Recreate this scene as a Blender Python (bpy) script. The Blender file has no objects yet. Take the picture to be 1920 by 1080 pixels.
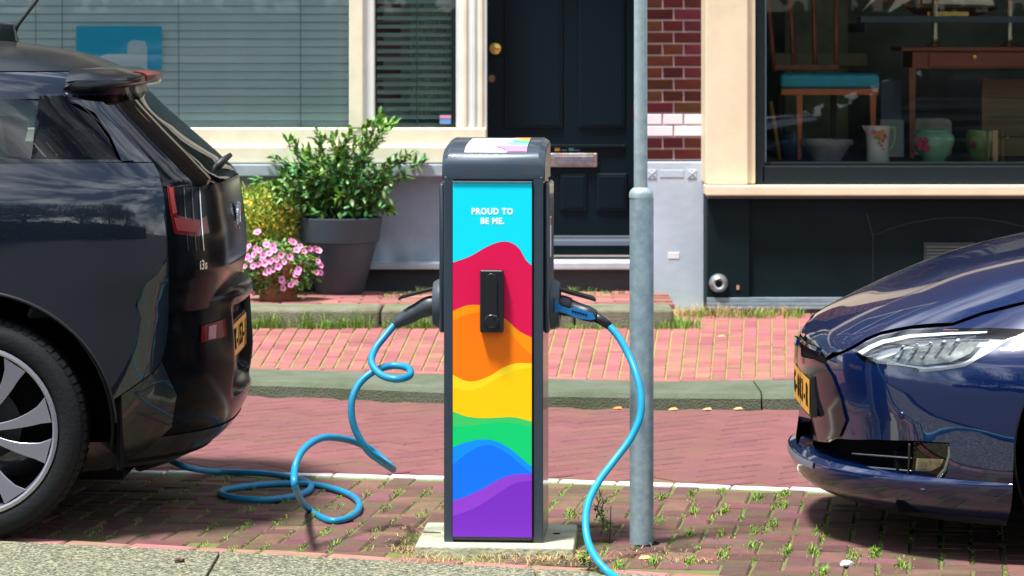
import bpy, bmesh, math, random
from mathutils import Vector, Matrix
from mathutils.geometry import delaunay_2d_cdt
random.seed(11)
SC = bpy.context.scene
COL = SC.collection
R = math.radians

# ------------------------------------------------------------------ camera, sky, sun, exposure
H, F, YH = 1.553, 5760.0, 80.0        # eye height, focal length and horizon row of the 1920 px picture
cam = bpy.data.objects.new('camera', bpy.data.cameras.new('camera'))
COL.objects.link(cam); SC.camera = cam
cam.location = (0, 0, H); cam.rotation_euler = (R(90), 0, 0)
cam.data.sensor_width = 36; cam.data.lens = 36*F/1920
cam.data.shift_y = -(540-YH)/1920
cam.data.clip_start = .1; cam.data.clip_end = 2000
cam.data.dof.use_dof = True; cam.data.dof.focus_distance = 9.4; cam.data.dof.aperture_fstop = 9.0

SUN_DIR = Vector((.26, .23, -.94)).normalized()      # the way the light travels
world = bpy.data.worlds.new('World'); SC.world = world; world.use_nodes = True
wn, wl = world.node_tree.nodes, world.node_tree.links
wn.clear()
wo = wn.new('ShaderNodeOutputWorld'); bg = wn.new('ShaderNodeBackground'); sky = wn.new('ShaderNodeTexSky')
sky.sky_type = 'NISHITA'; sky.sun_disc = False
sky.sun_elevation = math.asin(-SUN_DIR.z); sky.sun_rotation = math.atan2(-SUN_DIR.x, -SUN_DIR.y)
sky.air_density = 1.0; sky.dust_density = 1.0
wtc = wn.new('ShaderNodeTexCoord'); wmap = wn.new('ShaderNodeMapping'); wmap.inputs['Scale'].default_value = (1.6, 1.6, 4.2)
wno = wn.new('ShaderNodeTexNoise'); wno.inputs['Scale'].default_value = 1.7; wno.inputs['Detail'].default_value = 8; wno.inputs['Roughness'].default_value = .58
wr = wn.new('ShaderNodeValToRGB'); wr.color_ramp.elements[0].position = .44; wr.color_ramp.elements[1].position = .64
wmx = wn.new('ShaderNodeMix'); wmx.data_type = 'RGBA'
wmx.inputs[7].default_value = (17, 17.8, 19, 1)
wl.new(wtc.outputs['Generated'], wmap.inputs[0]); wl.new(wmap.outputs[0], wno.inputs['Vector']); wl.new(wno.outputs['Fac'], wr.inputs[0])
wl.new(wr.outputs['Color'], wmx.inputs[0]); wl.new(sky.outputs[0], wmx.inputs[6]); wl.new(wmx.outputs[2], bg.inputs[0])
bg.inputs[1].default_value = .072
wl.new(bg.outputs[0], wo.inputs[0])
sun = bpy.data.objects.new('sun', bpy.data.lights.new('sun', 'SUN')); COL.objects.link(sun)
sun.data.energy = 4.9; sun.data.angle = R(9.0); sun.data.color = (1, .975, .94)
sun.rotation_euler = SUN_DIR.to_track_quat('-Z', 'Y').to_euler()
SC.view_settings.view_transform = 'Standard'; SC.view_settings.look = 'None'
SC.view_settings.gamma = 1; SC.view_settings.exposure = 0.72
SC.render.engine = 'CYCLES'; SC.cycles.use_denoising = True; SC.cycles.max_bounces = 8
SC.cycles.transparent_max_bounces = 12

# ------------------------------------------------------------------ helpers
def X(px, Y): return (px-960)*Y/F
def Z(py, Y): return H-(py-YH)*Y/F
def P(px, py, Y): return Vector((X(px, Y), Y, Z(py, Y)))
def G(px, py, h=0.0):
    Y = F*(H-h)/(py-YH); return Vector((X(px, Y), Y, h))

MATS = {}
def mat(name, col=(.5,.5,.5), rough=.6, metal=0, coat=0, var=0, scale=8, col2=None, bump=0, bscale=40, rnd=0, emit=None, spec=.5, detail=4, island=0, stretch=None, dirt=None, dscale=2.5, damt=.7, coat_ior=1.5):
    if name in MATS: return MATS[name]
    m = bpy.data.materials.new(name); m.use_nodes = True; MATS[name] = m
    n, l = m.node_tree.nodes, m.node_tree.links
    b = n['Principled BSDF']
    b.inputs['Base Color'].default_value = (*col, 1); b.inputs['Roughness'].default_value = rough
    b.inputs['Metallic'].default_value = metal; b.inputs['Specular IOR Level'].default_value = spec
    if coat: b.inputs['Coat Weight'].default_value = coat; b.inputs['Coat Roughness'].default_value = .02; b.inputs['Coat IOR'].default_value = coat_ior
    out = None
    tc = n.new('ShaderNodeTexCoord'); vec = tc.outputs['Object']
    if stretch:
        mp = n.new('ShaderNodeMapping'); mp.inputs['Scale'].default_value = stretch; l.new(vec, mp.inputs[0]); vec = mp.outputs[0]
    if var or col2:
        t = n.new('ShaderNodeTexNoise'); t.inputs['Scale'].default_value = scale; t.inputs['Detail'].default_value = detail; t.inputs['Roughness'].default_value = .6
        l.new(vec, t.inputs['Vector'])
        r = n.new('ShaderNodeValToRGB'); r.color_ramp.elements[0].position = .32; r.color_ramp.elements[1].position = .68
        c2 = col2 or tuple(c*(1-var) for c in col)
        c1 = col if col2 else tuple(min(1, c*(1+var)) for c in col)
        r.color_ramp.elements[0].color = (*c1, 1); r.color_ramp.elements[1].color = (*c2, 1)
        l.new(t.outputs['Fac'], r.inputs[0]); out = r.outputs[0]
    if rnd or island:
        if island:
            g = n.new('ShaderNodeNewGeometry'); src = g.outputs['Random Per Island']; amt = island
        else:
            g = n.new('ShaderNodeObjectInfo'); src = g.outputs['Random']; amt = rnd
        hs = n.new('ShaderNodeHueSaturation')
        mr = n.new('ShaderNodeMapRange'); mr.inputs[3].default_value = 1-amt; mr.inputs[4].default_value = 1+amt
        l.new(src, mr.inputs[0]); l.new(mr.outputs[0], hs.inputs['Value'])
        ml = n.new('ShaderNodeMath'); ml.operation = 'MULTIPLY'; ml.inputs[1].default_value = 7.31
        fr = n.new('ShaderNodeMath'); fr.operation = 'FRACT'
        mr2 = n.new('ShaderNodeMapRange'); mr2.inputs[3].default_value = .5-.035*amt/.3; mr2.inputs[4].default_value = .5+.035*amt/.3
        l.new(src, ml.inputs[0]); l.new(ml.outputs[0], fr.inputs[0]); l.new(fr.outputs[0], mr2.inputs[0]); l.new(mr2.outputs[0], hs.inputs['Hue'])
        if out: l.new(out, hs.inputs['Color'])
        else: hs.inputs['Color'].default_value = (*col, 1)
        out = hs.outputs[0]
    if dirt:
        gp = n.new('ShaderNodeNewGeometry'); dn = n.new('ShaderNodeTexNoise'); dn.inputs['Scale'].default_value = dscale; dn.inputs['Detail'].default_value = 7; dn.inputs['Roughness'].default_value = .65
        l.new(gp.outputs['Position'], dn.inputs['Vector'])
        dm = n.new('ShaderNodeMapRange'); dm.inputs[1].default_value = .45; dm.inputs[2].default_value = .68; dm.inputs[4].default_value = damt
        mx = n.new('ShaderNodeMix'); mx.data_type = 'RGBA'; mx.inputs[7].default_value = (*dirt, 1)
        l.new(dn.outputs['Fac'], dm.inputs[0]); l.new(dm.outputs[0], mx.inputs[0])
        if out: l.new(out, mx.inputs[6])
        else: mx.inputs[6].default_value = (*col, 1)
        out = mx.outputs[2]
    if out: l.new(out, b.inputs['Base Color'])
    if bump:
        t2 = n.new('ShaderNodeTexNoise'); t2.inputs['Scale'].default_value = bscale; t2.inputs['Detail'].default_value = 5
        l.new(vec, t2.inputs['Vector'])
        bp = n.new('ShaderNodeBump'); bp.inputs['Strength'].default_value = bump; bp.inputs['Distance'].default_value = .01
        l.new(t2.outputs['Fac'], bp.inputs['Height']); l.new(bp.outputs[0], b.inputs['Normal'])
    if emit:
        b.inputs['Emission Color'].default_value = (*emit, 1); b.inputs['Emission Strength'].default_value = 1
    return m
def glass(name, tint=(.9,.95,.95), ior=1.5, boost=1.0):
    if name in MATS: return MATS[name]
    m = bpy.data.materials.new(name); m.use_nodes = True; MATS[name] = m
    n, l = m.node_tree.nodes, m.node_tree.links; n.clear()
    o = n.new('ShaderNodeOutputMaterial'); mx = n.new('ShaderNodeMixShader'); tr = n.new('ShaderNodeBsdfTransparent'); gl = n.new('ShaderNodeBsdfGlossy')
    fr = n.new('ShaderNodeFresnel'); fr.inputs[0].default_value = ior; gl.inputs['Roughness'].default_value = 0.0
    tr.inputs[0].default_value = (*tint, 1)
    ml = n.new('ShaderNodeMath'); ml.operation = 'MULTIPLY'; ml.inputs[1].default_value = boost; ml.use_clamp = True
    l.new(fr.outputs[0], ml.inputs[0]); l.new(ml.outputs[0], mx.inputs[0]); l.new(tr.outputs[0], mx.inputs[1]); l.new(gl.outputs[0], mx.inputs[2]); l.new(mx.outputs[0], o.inputs[0])
    return m

def link(o, parent=None, local=False):
    COL.objects.link(o)
    if parent is not None:
        o.parent = parent
        if not local:
            p = parent; base = Matrix.Identity(4); chain = []
            while p is not None: chain.append(p); p = p.parent
            for q in reversed(chain): base = base @ q.matrix_parent_inverse @ q.matrix_basis
            o.matrix_parent_inverse = base.inverted()
    return o
def meshobj(name, verts, faces, m=None, parent=None, smooth=False, local=False, normals=None, bevel=0, bseg=2):
    me = bpy.data.meshes.new(name); me.from_pydata([tuple(v) for v in verts], [], faces); me.update()
    if m is not None: me.materials.append(m)
    o = bpy.data.objects.new(name, me); link(o, parent, local)
    if smooth or normals: me.polygons.foreach_set('use_smooth', [True]*len(me.polygons))
    if normals: me.normals_split_custom_set_from_vertices([tuple(n) for n in normals])
    if bevel:
        bv = o.modifiers.new('b', 'BEVEL'); bv.width = bevel; bv.segments = bseg; bv.limit_method = 'ANGLE'
        if bseg > 1: me.polygons.foreach_set('use_smooth', [True]*len(me.polygons)); bv.harden_normals = True
    return o
BOXF = [(0,3,2,1),(4,5,6,7),(0,1,5,4),(1,2,6,5),(2,3,7,6),(3,0,4,7)]
def box(name, x0, x1, y0, y1, z0, z1, m, parent=None, bevel=0, local=False, bseg=2):
    v = [(x0,y0,z0),(x1,y0,z0),(x1,y1,z0),(x0,y1,z0),(x0,y0,z1),(x1,y0,z1),(x1,y1,z1),(x0,y1,z1)]
    return meshobj(name, v, BOXF, m, parent, local=local, bevel=bevel, bseg=bseg)
def pbox(name, px0, px1, py0, py1, Y, d, m, parent=None, bevel=0):      # front face at depth Y, measured in picture rows/columns there
    return box(name, X(px0,Y), X(px1,Y), Y, Y+d, Z(py1,Y), Z(py0,Y), m, parent, bevel)
def empty(name, loc=(0,0,0), rz=0, label=None, cat=None, group=None, kind=None):
    o = bpy.data.objects.new(name, None); COL.objects.link(o); o.location = loc; o.rotation_euler = (0,0,rz); o.empty_display_size = .1
    return tag(o, label, cat, group, kind)
def tag(o, label=None, cat=None, group=None, kind=None):
    for k, v in (('label',label),('category',cat),('group',group),('kind',kind)):
        if v: o[k] = v
    return o
def lathe(name, prof, center, m, parent=None, axis='Z', seg=32, smooth=True, local=False):
    v, f = [], []
    for i in range(seg):
        a = 2*math.pi*i/seg; c, s = math.cos(a), math.sin(a)
        for r, h in prof:
            p = {'Z':(r*c, r*s, h), 'X':(h, r*c, r*s), 'Y':(r*c, h, r*s)}[axis]
            v.append((center[0]+p[0], center[1]+p[1], center[2]+p[2]))
    k = len(prof)
    for i in range(seg):
        j = (i+1) % seg
        for q in range(k-1):
            fc = (i*k+q, j*k+q, j*k+q+1, i*k+q+1)
            f.append(fc if axis != 'Y' else fc[::-1])
    o = meshobj(name, v, f, m, parent, smooth, local)
    es = o.modifiers.new('e', 'EDGE_SPLIT'); es.split_angle = R(40)
    return o
def spline(pts, n=12):
    pts = [Vector(p) for p in pts]; out = []
    for i in range(len(pts)-1):
        p0 = pts[max(0,i-1)]; p1 = pts[i]; p2 = pts[i+1]; p3 = pts[min(len(pts)-1,i+2)]
        for k in range(n):
            t = k/n
            out.append(.5*((2*p1)+(p2-p0)*t+(2*p0-5*p1+4*p2-p3)*t*t+(3*p1-p0-3*p2+p3)*t**3))
    out.append(pts[-1]); return out
def tube(name, pts, r, m, parent=None, seg=12, local=False, cap=True):
    pts = [Vector(p) for p in pts]; v, f = [], []
    rr = r if isinstance(r, (list, tuple)) else [r]*len(pts)
    t0 = (pts[1]-pts[0]).normalized(); up = Vector((0,0,1)) if abs(t0.z) < .9 else Vector((0,1,0))
    nrm = (up - t0*up.dot(t0)).normalized()
    for i, p in enumerate(pts):
        t = (pts[min(i+1,len(pts)-1)]-pts[max(i-1,0)]).normalized()
        nrm = (nrm - t*nrm.dot(t)).normalized(); b = t.cross(nrm)
        for k in range(seg):
            a = 2*math.pi*k/seg; v.append(p+(nrm*math.cos(a)+b*math.sin(a))*rr[i])
    for i in range(len(pts)-1):
        for k in range(seg):
            j = (k+1) % seg; f.append((i*seg+k, i*seg+j, (i+1)*seg+j, (i+1)*seg+k))
    if cap: f.append(tuple(range(seg))[::-1]); f.append(tuple(range((len(pts)-1)*seg, len(pts)*seg)))
    return meshobj(name, v, f, m, parent, True, local)
def prism(name, poly, z0, z1, m, parent=None, bevel=0, local=False):   # poly in plan, counter-clockwise
    a = sum(poly[i][0]*poly[(i+1)%len(poly)][1]-poly[(i+1)%len(poly)][0]*poly[i][1] for i in range(len(poly)))
    if a < 0: poly = poly[::-1]
    n = len(poly); v = [(p[0],p[1],z0) for p in poly]+[(p[0],p[1],z1) for p in poly]
    f = [tuple(range(n))[::-1], tuple(range(n,2*n))]+[(i,(i+1)%n,n+(i+1)%n,n+i) for i in range(n)]
    return meshobj(name, v, f, m, parent, bevel=bevel, local=local)
def text(name, s, size, m, parent, mtx, extrude=.0008, offset=0.0, spacing=1.0, sx=1.0):
    c = bpy.data.curves.new(name, 'FONT'); c.body = s; c.size = size; c.extrude = extrude; c.offset = offset
    c.align_x = 'CENTER'; c.align_y = 'CENTER'; c.space_character = spacing; c.materials.append(m)
    c.resolution_u = 3
    t = bpy.data.objects.new(name, c); COL.objects.link(t)
    me = bpy.data.meshes.new_from_object(t); bpy.data.objects.remove(t); bpy.data.curves.remove(c)
    if not me.materials: me.materials.append(m)
    o = bpy.data.objects.new(name, me); COL.objects.link(o); o.parent = parent
    o.matrix_local = mtx @ Matrix.Diagonal((sx,1,1,1)); return o
def facing(loc, nrm, up=(0,0,1)):           # matrix whose local +Z is nrm, +Y about up
    z = Vector(nrm).normalized(); x = Vector(up).cross(z).normalized(); y = z.cross(x)
    m = Matrix((x,y,z)).transposed().to_4x4(); m.translation = Vector(loc); return m

# ------------------------------------------------------------------ street: ground, bays, kerbs, pavement
mo_moss = mat('moss_sand', (.13,.10,.055), .95, var=.1, col2=(.14,.18,.03), scale=9, bump=.5, bscale=90)
mo_brick = mat('paving_brick', (.165,.068,.052), .85, col2=(.115,.048,.046), scale=14, rnd=.38, bump=.5, bscale=70, dirt=(.085,.085,.035), dscale=5, damt=.8)
mo_brick_far = mat('lane_brick', (.205,.074,.070), .85, col2=(.17,.060,.062), scale=4, island=.09, bump=.3, bscale=60, dirt=(.15,.075,.055), dscale=1.2)
mo_walk = mat('pavement_brick', (.34,.12,.108), .85, col2=(.285,.098,.09), scale=9, rnd=.18, bump=.4, bscale=60, dirt=(.30,.17,.10), dscale=3, damt=.6)
mo_walk_i = mat('pavement_brick_far', (.34,.12,.108), .85, col2=(.285,.098,.09), scale=9, island=.16, bump=.3, bscale=60)
mo_white = mat('white_brick', (.78,.77,.74), .7, var=.1, scale=30, bump=.2)
mo_kerb = mat('kerb_stone', (.135,.15,.115), .9, col2=(.09,.12,.065), scale=7, bump=.6, bscale=120, dirt=(.07,.085,.045), dscale=5)
mo_kerb2 = mat('step_stone', (.22,.21,.16), .9, col2=(.14,.16,.08), scale=6, bump=.6, bscale=100, dirt=(.08,.085,.04), dscale=5)
def aggregate():
    m = mat('exposed_aggregate', (.3,.3,.25), .9); n, l = m.node_tree.nodes, m.node_tree.links; b = n['Principled BSDF']
    tc = n.new('ShaderNodeTexCoord'); v = n.new('ShaderNodeTexVoronoi'); v.inputs['Scale'].default_value = 130
    r = n.new('ShaderNodeValToRGB'); e = r.color_ramp.elements
    e[0].color = (.035,.045,.035,1); e[1].color = (.36,.34,.22,1); x = e.new(.5); x.color = (.14,.14,.09,1)
    sp = n.new('ShaderNodeSeparateColor'); l.new(tc.outputs['Object'], v.inputs['Vector']); l.new(v.outputs['Color'], sp.inputs[0]); l.new(sp.outputs[0], r.inputs[0])
    l.new(r.outputs[0], b.inputs['Base Color'])
    bp = n.new('ShaderNodeBump'); bp.inputs['Strength'].default_value = .9; bp.inputs['Distance'].default_value = .004; bp.invert = True
    l.new(v.outputs['Distance'], bp.inputs['Height']); l.new(bp.outputs[0], b.inputs['Normal'])
    return m
mo_agg = aggregate()

tag(meshobj('ground', [(-600,-600,-.10),(600,-600,-.10),(600,900,-.10),(-600,900,-.10)], [(0,1,2,3)], mat('ground_earth', (.16,.13,.10), .95, var=.3, scale=.5)), kind='structure')
SK = R(8.0)
UD = Vector((math.cos(SK), -math.sin(SK), 0)); VD = Vector((math.sin(SK), math.cos(SK), 0)); O0 = Vector((0, 9.36, 0))
def S(u, v, z=0): return O0 + UD*u + VD*v + Vector((0,0,z))
# edges measured on the ground
strip_edge = [G(-300,1005), G(0,1018), G(640,1050), G(1080,1075), G(1500,1098)]
def edge_y(poly, x):
    if x <= poly[0].x: a, b = poly[0], poly[1]
    elif x >= poly[-1].x: a, b = poly[-2], poly[-1]
    else:
        for a, b in zip(poly, poly[1:]):
            if a.x <= x <= b.x: break
    return a.y+(b.y-a.y)*(x-a.x)/(b.x-a.x)
line_pts = [G(-500,870), G(182,882), G(830,896), G(1035,901), G(1540,919), G(2300,948)]
kerb_f = [G(-700,722), G(475,742), G(640,748), G(835,757), G(1035,764), G(1250,767), G(1480,768), G(2600,772)]
kb = .07
kerb_b = [G(-700,674,kb), G(475,692,kb), G(640,696,kb), G(835,702,kb), G(1035,710,kb), G(1250,716,kb), G(1480,711,kb), G(2600,706,kb)]

bay = tag(meshobj('parking_bay', [(-9,edge_y(strip_edge,-9)-.3,-.006),(0,edge_y(strip_edge,0)-.3,-.006),(9,edge_y(strip_edge,9)-.3,-.006),(9,edge_y(line_pts,9)+.05,-.006),(0,edge_y(line_pts,0)+.05,-.006),(-9,edge_y(line_pts,-9)+.05,-.006)], [(0,1,4,5),(1,2,3,4)], mo_moss), kind='structure')
lane = tag(meshobj('road', [(-9,10.6,-.007),(9,10.2,-.007),(9,16.4,-.007),(-9,16.4,-.007)], [(0,1,2,3)], mat('lane_sand', (.19,.075,.07), .95, col2=(.16,.11,.05), scale=5)), kind='structure')

def brick_mesh(name, L, W, hgt, ch=.006):
    bm = bmesh.new(); a, b = L/2, W/2
    lo = [bm.verts.new((sx*a, sy*b, -hgt)) for sx, sy in ((-1,-1),(1,-1),(1,1),(-1,1))]
    md = [bm.verts.new((sx*a, sy*b, -ch)) for sx, sy in ((-1,-1),(1,-1),(1,1),(-1,1))]
    tp = [bm.verts.new((sx*(a-ch), sy*(b-ch), random.uniform(-.001,.001))) for sx, sy in ((-1,-1),(1,-1),(1,1),(-1,1))]
    for i in range(4):
        j = (i+1) % 4; bm.faces.new((lo[i],lo[j],md[j],md[i])); bm.faces.new((md[i],md[j],tp[j],tp[i]))
    bm.faces.new(tp); me = bpy.data.meshes.new(name); bm.to_mesh(me); bm.free(); return me
CELL = .0925
bm_par = [brick_mesh('brick', CELL*2-.007, CELL-.008, .05) for _ in range(3)]
for me in bm_par: me.materials.append(mo_brick)
cands = []
for a in range(-60, 60):
    for b in range(-30, 60):
        d = (a-b) % 4
        if d == 0: c = S((a+1)*CELL, (b+.5)*CELL-.3); rot = 0
        elif d == 3: c = S((a+.5)*CELL, (b+1)*CELL-.3); rot = R(90)
        else: continue
        yl = edge_y(line_pts, c.x)
        ye = edge_y(strip_edge, c.x)+.10
        if ye+.03 < c.y < yl-.085 and abs(c.x) < 5: cands.append((c, rot))
sx0, sx1, sy0, sy1 = X(775,9.35), X(1083,9.5), 9.29, 9.75
def in_slab(c): return sx0-.02 < c.x < sx1+.02 and sy0-.02 < c.y < sy1+.02
cands = [c for c in cands if not in_slab(c[0])]
def visible(c): return abs(c.x/c.y*F) < 990
cands.sort(key=lambda c: (not visible(c[0]), c[0].y))
far_v, far_f = [], []
def add_far(c, rot, L, W, V, Fc, zt=0.0, lift=.0):
    ch = .005; M = Matrix.Translation(c) @ Matrix.Rotation(rot, 4, 'Z'); k = len(V); a, b = L/2, W/2
    z = lift+random.uniform(-.002,.002)
    for r_, zz in ((0,-.02),(0,-ch),(ch,0)):
        for sx, sy in ((-1,-1),(1,-1),(1,1),(-1,1)): V.append(M @ Vector((sx*(a-r_), sy*(b-r_), zz+z)))
    for i in range(4):
        j = (i+1) % 4
        Fc.append((k+i,k+j,k+4+j,k+4+i)); Fc.append((k+4+i,k+4+j,k+8+j,k+8+i))
    Fc.append((k+8,k+9,k+10,k+11))
for i, (c, rot) in enumerate(cands):
    if i < 285:
        o = bpy.data.objects.new('brick', random.choice(bm_par)); o.location = c+Vector((0,0,random.uniform(-.003,.003)))
        o.rotation_euler = (random.uniform(-.012,.012), random.uniform(-.012,.012), -SK+rot+random.uniform(-.015,.015)); link(o, bay)
    else: add_far(c, -SK+rot, CELL*2-.007, CELL-.008, far_v, far_f)
fb = meshobj('distant_bricks', far_v, far_f, mat('paving_brick_i', (.165,.068,.052), .85, col2=(.115,.048,.046), scale=14, island=.38, bump=.5, bscale=70, dirt=(.10,.075,.045), dscale=4), bay); fb['kind'] = 'stuff'
# border row beside the concrete strip and the white line of bricks
bm_bord = brick_mesh('border_brick', .205, .075, .05); bm_bord.materials.append(mat('border_brick', (.36,.18,.14), .85, col2=(.28,.13,.10), scale=9, rnd=.2, bump=.3))
bm_line = brick_mesh('white_line_brick', .196, .048, .05, .004); bm_line.materials.append(mo_white)
def row_along(poly, me, step, off, z, par, name, xlo, xhi):
    x = xlo
    while x < xhi:
        y = edge_y(poly, x); y2 = edge_y(poly, x+.05); a = math.atan2(y2-y, .05)
        o = bpy.data.objects.new(name, me); o.location = (x, y+off, z+random.uniform(-.002,.002)); o.rotation_euler = (0, random.uniform(-.008,.008), a+random.uniform(-.008,.008)); link(o, par)
        x += step*math.cos(a)
row_along(strip_edge, bm_bord, .215, .055, .002, bay, 'border_brick', -4.2, 4.2)
row_along(line_pts, bm_line, .205, 0, .003, bay, 'white_line_brick', -4.2, 4.2)
# lane bricks: too thin in the picture to pick apart, one mass
lv, lf = [], []
SL = R(45)-SK
for a in range(-75, 75):
    for b in range(-75, 75):
        d = (a-b) % 4
        if d == 0: q = ((a+1)*.105, (b+.5)*.105); rot = 0
        elif d == 3: q = ((a+.5)*.105, (b+1)*.105); rot = R(90)
        else: continue
        c = Vector((q[0]*math.cos(SL)-q[1]*math.sin(SL), 12.2+q[0]*math.sin(SL)+q[1]*math.cos(SL), 0))
        if abs(c.x) < 6 and edge_y(line_pts, c.x)+.09 < c.y < edge_y(kerb_f, c.x)+.02:
            add_far(c, SL+rot, .203, .099, lv, lf, lift=0)
lo_ = meshobj('lane_bricks', lv, lf, mo_brick_far, lane); lo_['kind'] = 'stuff'
# foreground strip of exposed-aggregate slabs
strip = empty('kerb_strip', G(400,1075), kind='structure')
xs = [-9.0, -8.0, -7.0, -6.1, -5.1, -4.1, -3.1, -2.3, X(-150,9.4), X(412,9.3), X(1005,9.05), 1.3, 2.4, 3.4, 4.4, 5.4, 6.4, 7.4, 8.4]
for x0, x1 in zip(xs, xs[1:]):
    poly = [(x0+.004, edge_y(strip_edge,x0)), (x1-.004, edge_y(strip_edge,x1)), (x1-.004, edge_y(strip_edge,x1)-.6), (x0+.004, edge_y(strip_edge,x0)-.6)]
    prism('slab', poly, -.09, .008, mo_agg, strip, bevel=.004)
tag(meshobj('street_near', [(-300,-300,-.012),(300,-300,-.012),(300,edge_y(strip_edge,9)-.5,-.012),(9,edge_y(strip_edge,9)-.5,-.012),(-9,edge_y(strip_edge,-9)-.5,-.012),(-300,edge_y(strip_edge,-9)-.5,-.012)], [(0,1,2,3,4,5)], mat('asphalt', (.045,.045,.046), .9, var=.3, scale=60)), kind='structure')
# kerb stones
kerb = empty('kerb', (kerb_f[3].x, kerb_f[3].y, 0), kind='structure')
kx = [X(p,13.2) for p in (-2400,-1900,-1400,-900,-420,60,400,845,1025)] + [X(1425,13.1), X(1880,13.1), X(2400,13.1), X(2900,13.1), X(3400,13.1)]
for i, (x0, x1) in enumerate(zip(kx, kx[1:])):
    n = 4; V, Fc = [], []
    for k in range(n+1):
        x = x0+.004+(x1-x0-.008)*k/n; yf, yb = edge_y(kerb_f,x), edge_y(kerb_b,x)
        for (yy, zz) in ((yf,-.05),(yf,.045),(yf+.018,kb-.006),(yf+.05,kb),(yb,kb),(yb,-.05)): V.append((x,yy,zz))
    for k in range(n):
        for q in range(5): Fc.append((k*6+q, (k+1)*6+q, (k+1)*6+q+1, k*6+q+1))
    Fc.append((0,1,2,3,4,5)); Fc.append(tuple(n*6+q for q in range(6))[::-1])
    meshobj('kerb_stone', V, Fc, mo_kerb, kerb)
# pavement sheet and its bricks laid on edge, running away from the kerb
SF = 15.94                        # front of the raised step
FAC, SHOP, DOOR = 17.2, 16.8, 17.42
pave = tag(meshobj('pavement', [(p.x,p.y-.02,kb-.005) for p in kerb_b]+[(8,17.6,kb-.005),(-8,17.6,kb-.005)], [tuple(range(len(kerb_b)+2))], mat('pavement_joint', (.34,.22,.12), .95, col2=(.26,.32,.06), scale=9)), kind='structure')
cols = []
x = X(-900,13.8)
while x < X(2700,13.8): cols.append(x); x += .0675
def col_dir(x): 
    t = min(1,max(0,(x-X(480,13.8))/(X(1480,13.8)-X(480,13.8)))); return (872+(1480-872)*t-960)/F
bl = []
for x0, x1 in zip(cols, cols[1:]):
    off = random.choice((0,.1))+random.uniform(-.02,.02); yb0 = edge_y(kerb_b, x0)+.075; v = -off
    while True:
        y0 = max(yb0, yb0+v); y1 = yb0+v+.205; v += .205
        if y0 > 16.75: break
        if y1-y0 < .03: continue
        if x0+col_dir(x0)*(y0-yb0) < X(1265,SF) and y0 > SF-.03: continue
        q = []
        for xx, yy in ((x0+.0035,y0+.003),(x1-.0035,y0+.003),(x1-.0035,y1-.003),(x0+.0035,y1-.003)):
            # depth offset follows the kerb
            q.append((xx+col_dir(xx)*(yy-yb0), yy))
        bl.append(q)
bl.sort(key=lambda q: (not 440 < 960+q[0][0]/q[0][1]*F < 1560, q[0][1]-edge_y(kerb_b,q[0][0])))
pv, pf = [], []
def brick_quad(q, z, V, Fc):
    k = len(V); cx = sum(p[0] for p in q)/4; cy = sum(p[1] for p in q)/4; zz = z+random.uniform(-.003,.003)
    for s, dz in ((1,-.04),(1,-.004),(.92,0)):
        for p in q: V.append((cx+(p[0]-cx)*s, cy+(p[1]-cy)*(1-(1-s)*.4), zz+dz))
    for i in range(4):
        j = (i+1) % 4; Fc.append((k+i,k+j,k+4+j,k+4+i)); Fc.append((k+4+i,k+4+j,k+8+j,k+8+i))
    Fc.append((k+8,k+9,k+10,k+11))
for i, q in enumerate(bl):
    if i < 290:
        V, Fc = [], []; brick_quad(q, kb+.002, V, Fc); meshobj('brick', V, Fc, mo_walk, pave)
    else: brick_quad(q, kb+.002, pv, pf)
if pv: meshobj('distant_bricks', pv, pf, mo_walk_i, pave)['kind'] = 'stuff'
bm_pb = brick_mesh('border_brick', .2, .055, .04, .004); bm_pb.materials.append(mo_walk)
row_along(kerb_b, bm_pb, .208, .037, kb+.003, pave, 'border_brick', X(-900,13.8), X(2700,13.8))
# raised step in front of the house
ST = .172
step = empty('front_step', (X(900,SF),SF,kb), label='low raised stone step in front of the dark house door', cat='step')
sxs = [X(p,SF) for p in (-300,90,400,713,1078,1265)]
for x0, x1 in zip(sxs, sxs[1:]):
    box('step_stone', x0+.004, x1-.004, SF, SF+.34, kb-.03, ST, mo_kerb2, step, bevel=.022)
box('bedding', sxs[0], sxs[-1]-.02, SF+.335, 17.6, kb-.03, ST-.012, mo_moss, step)
bm_st = brick_mesh('brick', .2, .092, .03); bm_st.materials.append(mat('step_brick', (.36,.15,.12), .85, col2=(.27,.11,.09), scale=9, rnd=.25, bump=.3))
for r_ in range(8):
    y = SF+.395+r_*.102
    if y > FAC-.04: break
    x = X(200,16.5)+(r_%2)*.1
    while x < X(1235,16.5):
        o = bpy.data.objects.new('brick', bm_st); o.location = (x, y, ST-.002+random.uniform(-.003,.003)); o.rotation_euler = (0,0,random.uniform(-.015,.015)); link(o, step); x += .21

# ------------------------------------------------------------------ the house (window, door, glazed pier)
cream = mat('cream_paint', (.80,.76,.57), .5, var=.05, scale=6, dirt=(.55,.52,.42), dscale=5, damt=.35, bump=.06, bscale=25)
cream_shade = mat('cream_paint_shade', (.72,.75,.72), .5, var=.06, scale=6)  # same cream paint where shaded, the bluish shade put into the colour
plaster = mat('grey_plaster', (.29,.36,.44), .9, col2=(.23,.29,.36), scale=3.5, bump=.25, bscale=30, dirt=(.16,.20,.24), dscale=2.2, damt=.5)
stone_g = mat('grey_sill_stone', (.32,.38,.43), .8, var=.12, scale=10)
darkdoor = mat('black_green_door', (.002,.009,.014), .45, spec=.15)
darkp = mat('dark_panel', (.003,.010,.013), .6, col2=(.005,.015,.018), scale=3, bump=.15, bscale=15, spec=.1)
black = mat('black', (.004,.004,.005), .8, spec=.1)
brass = mat('brass', (.62,.42,.12), .25, 1)
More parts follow.
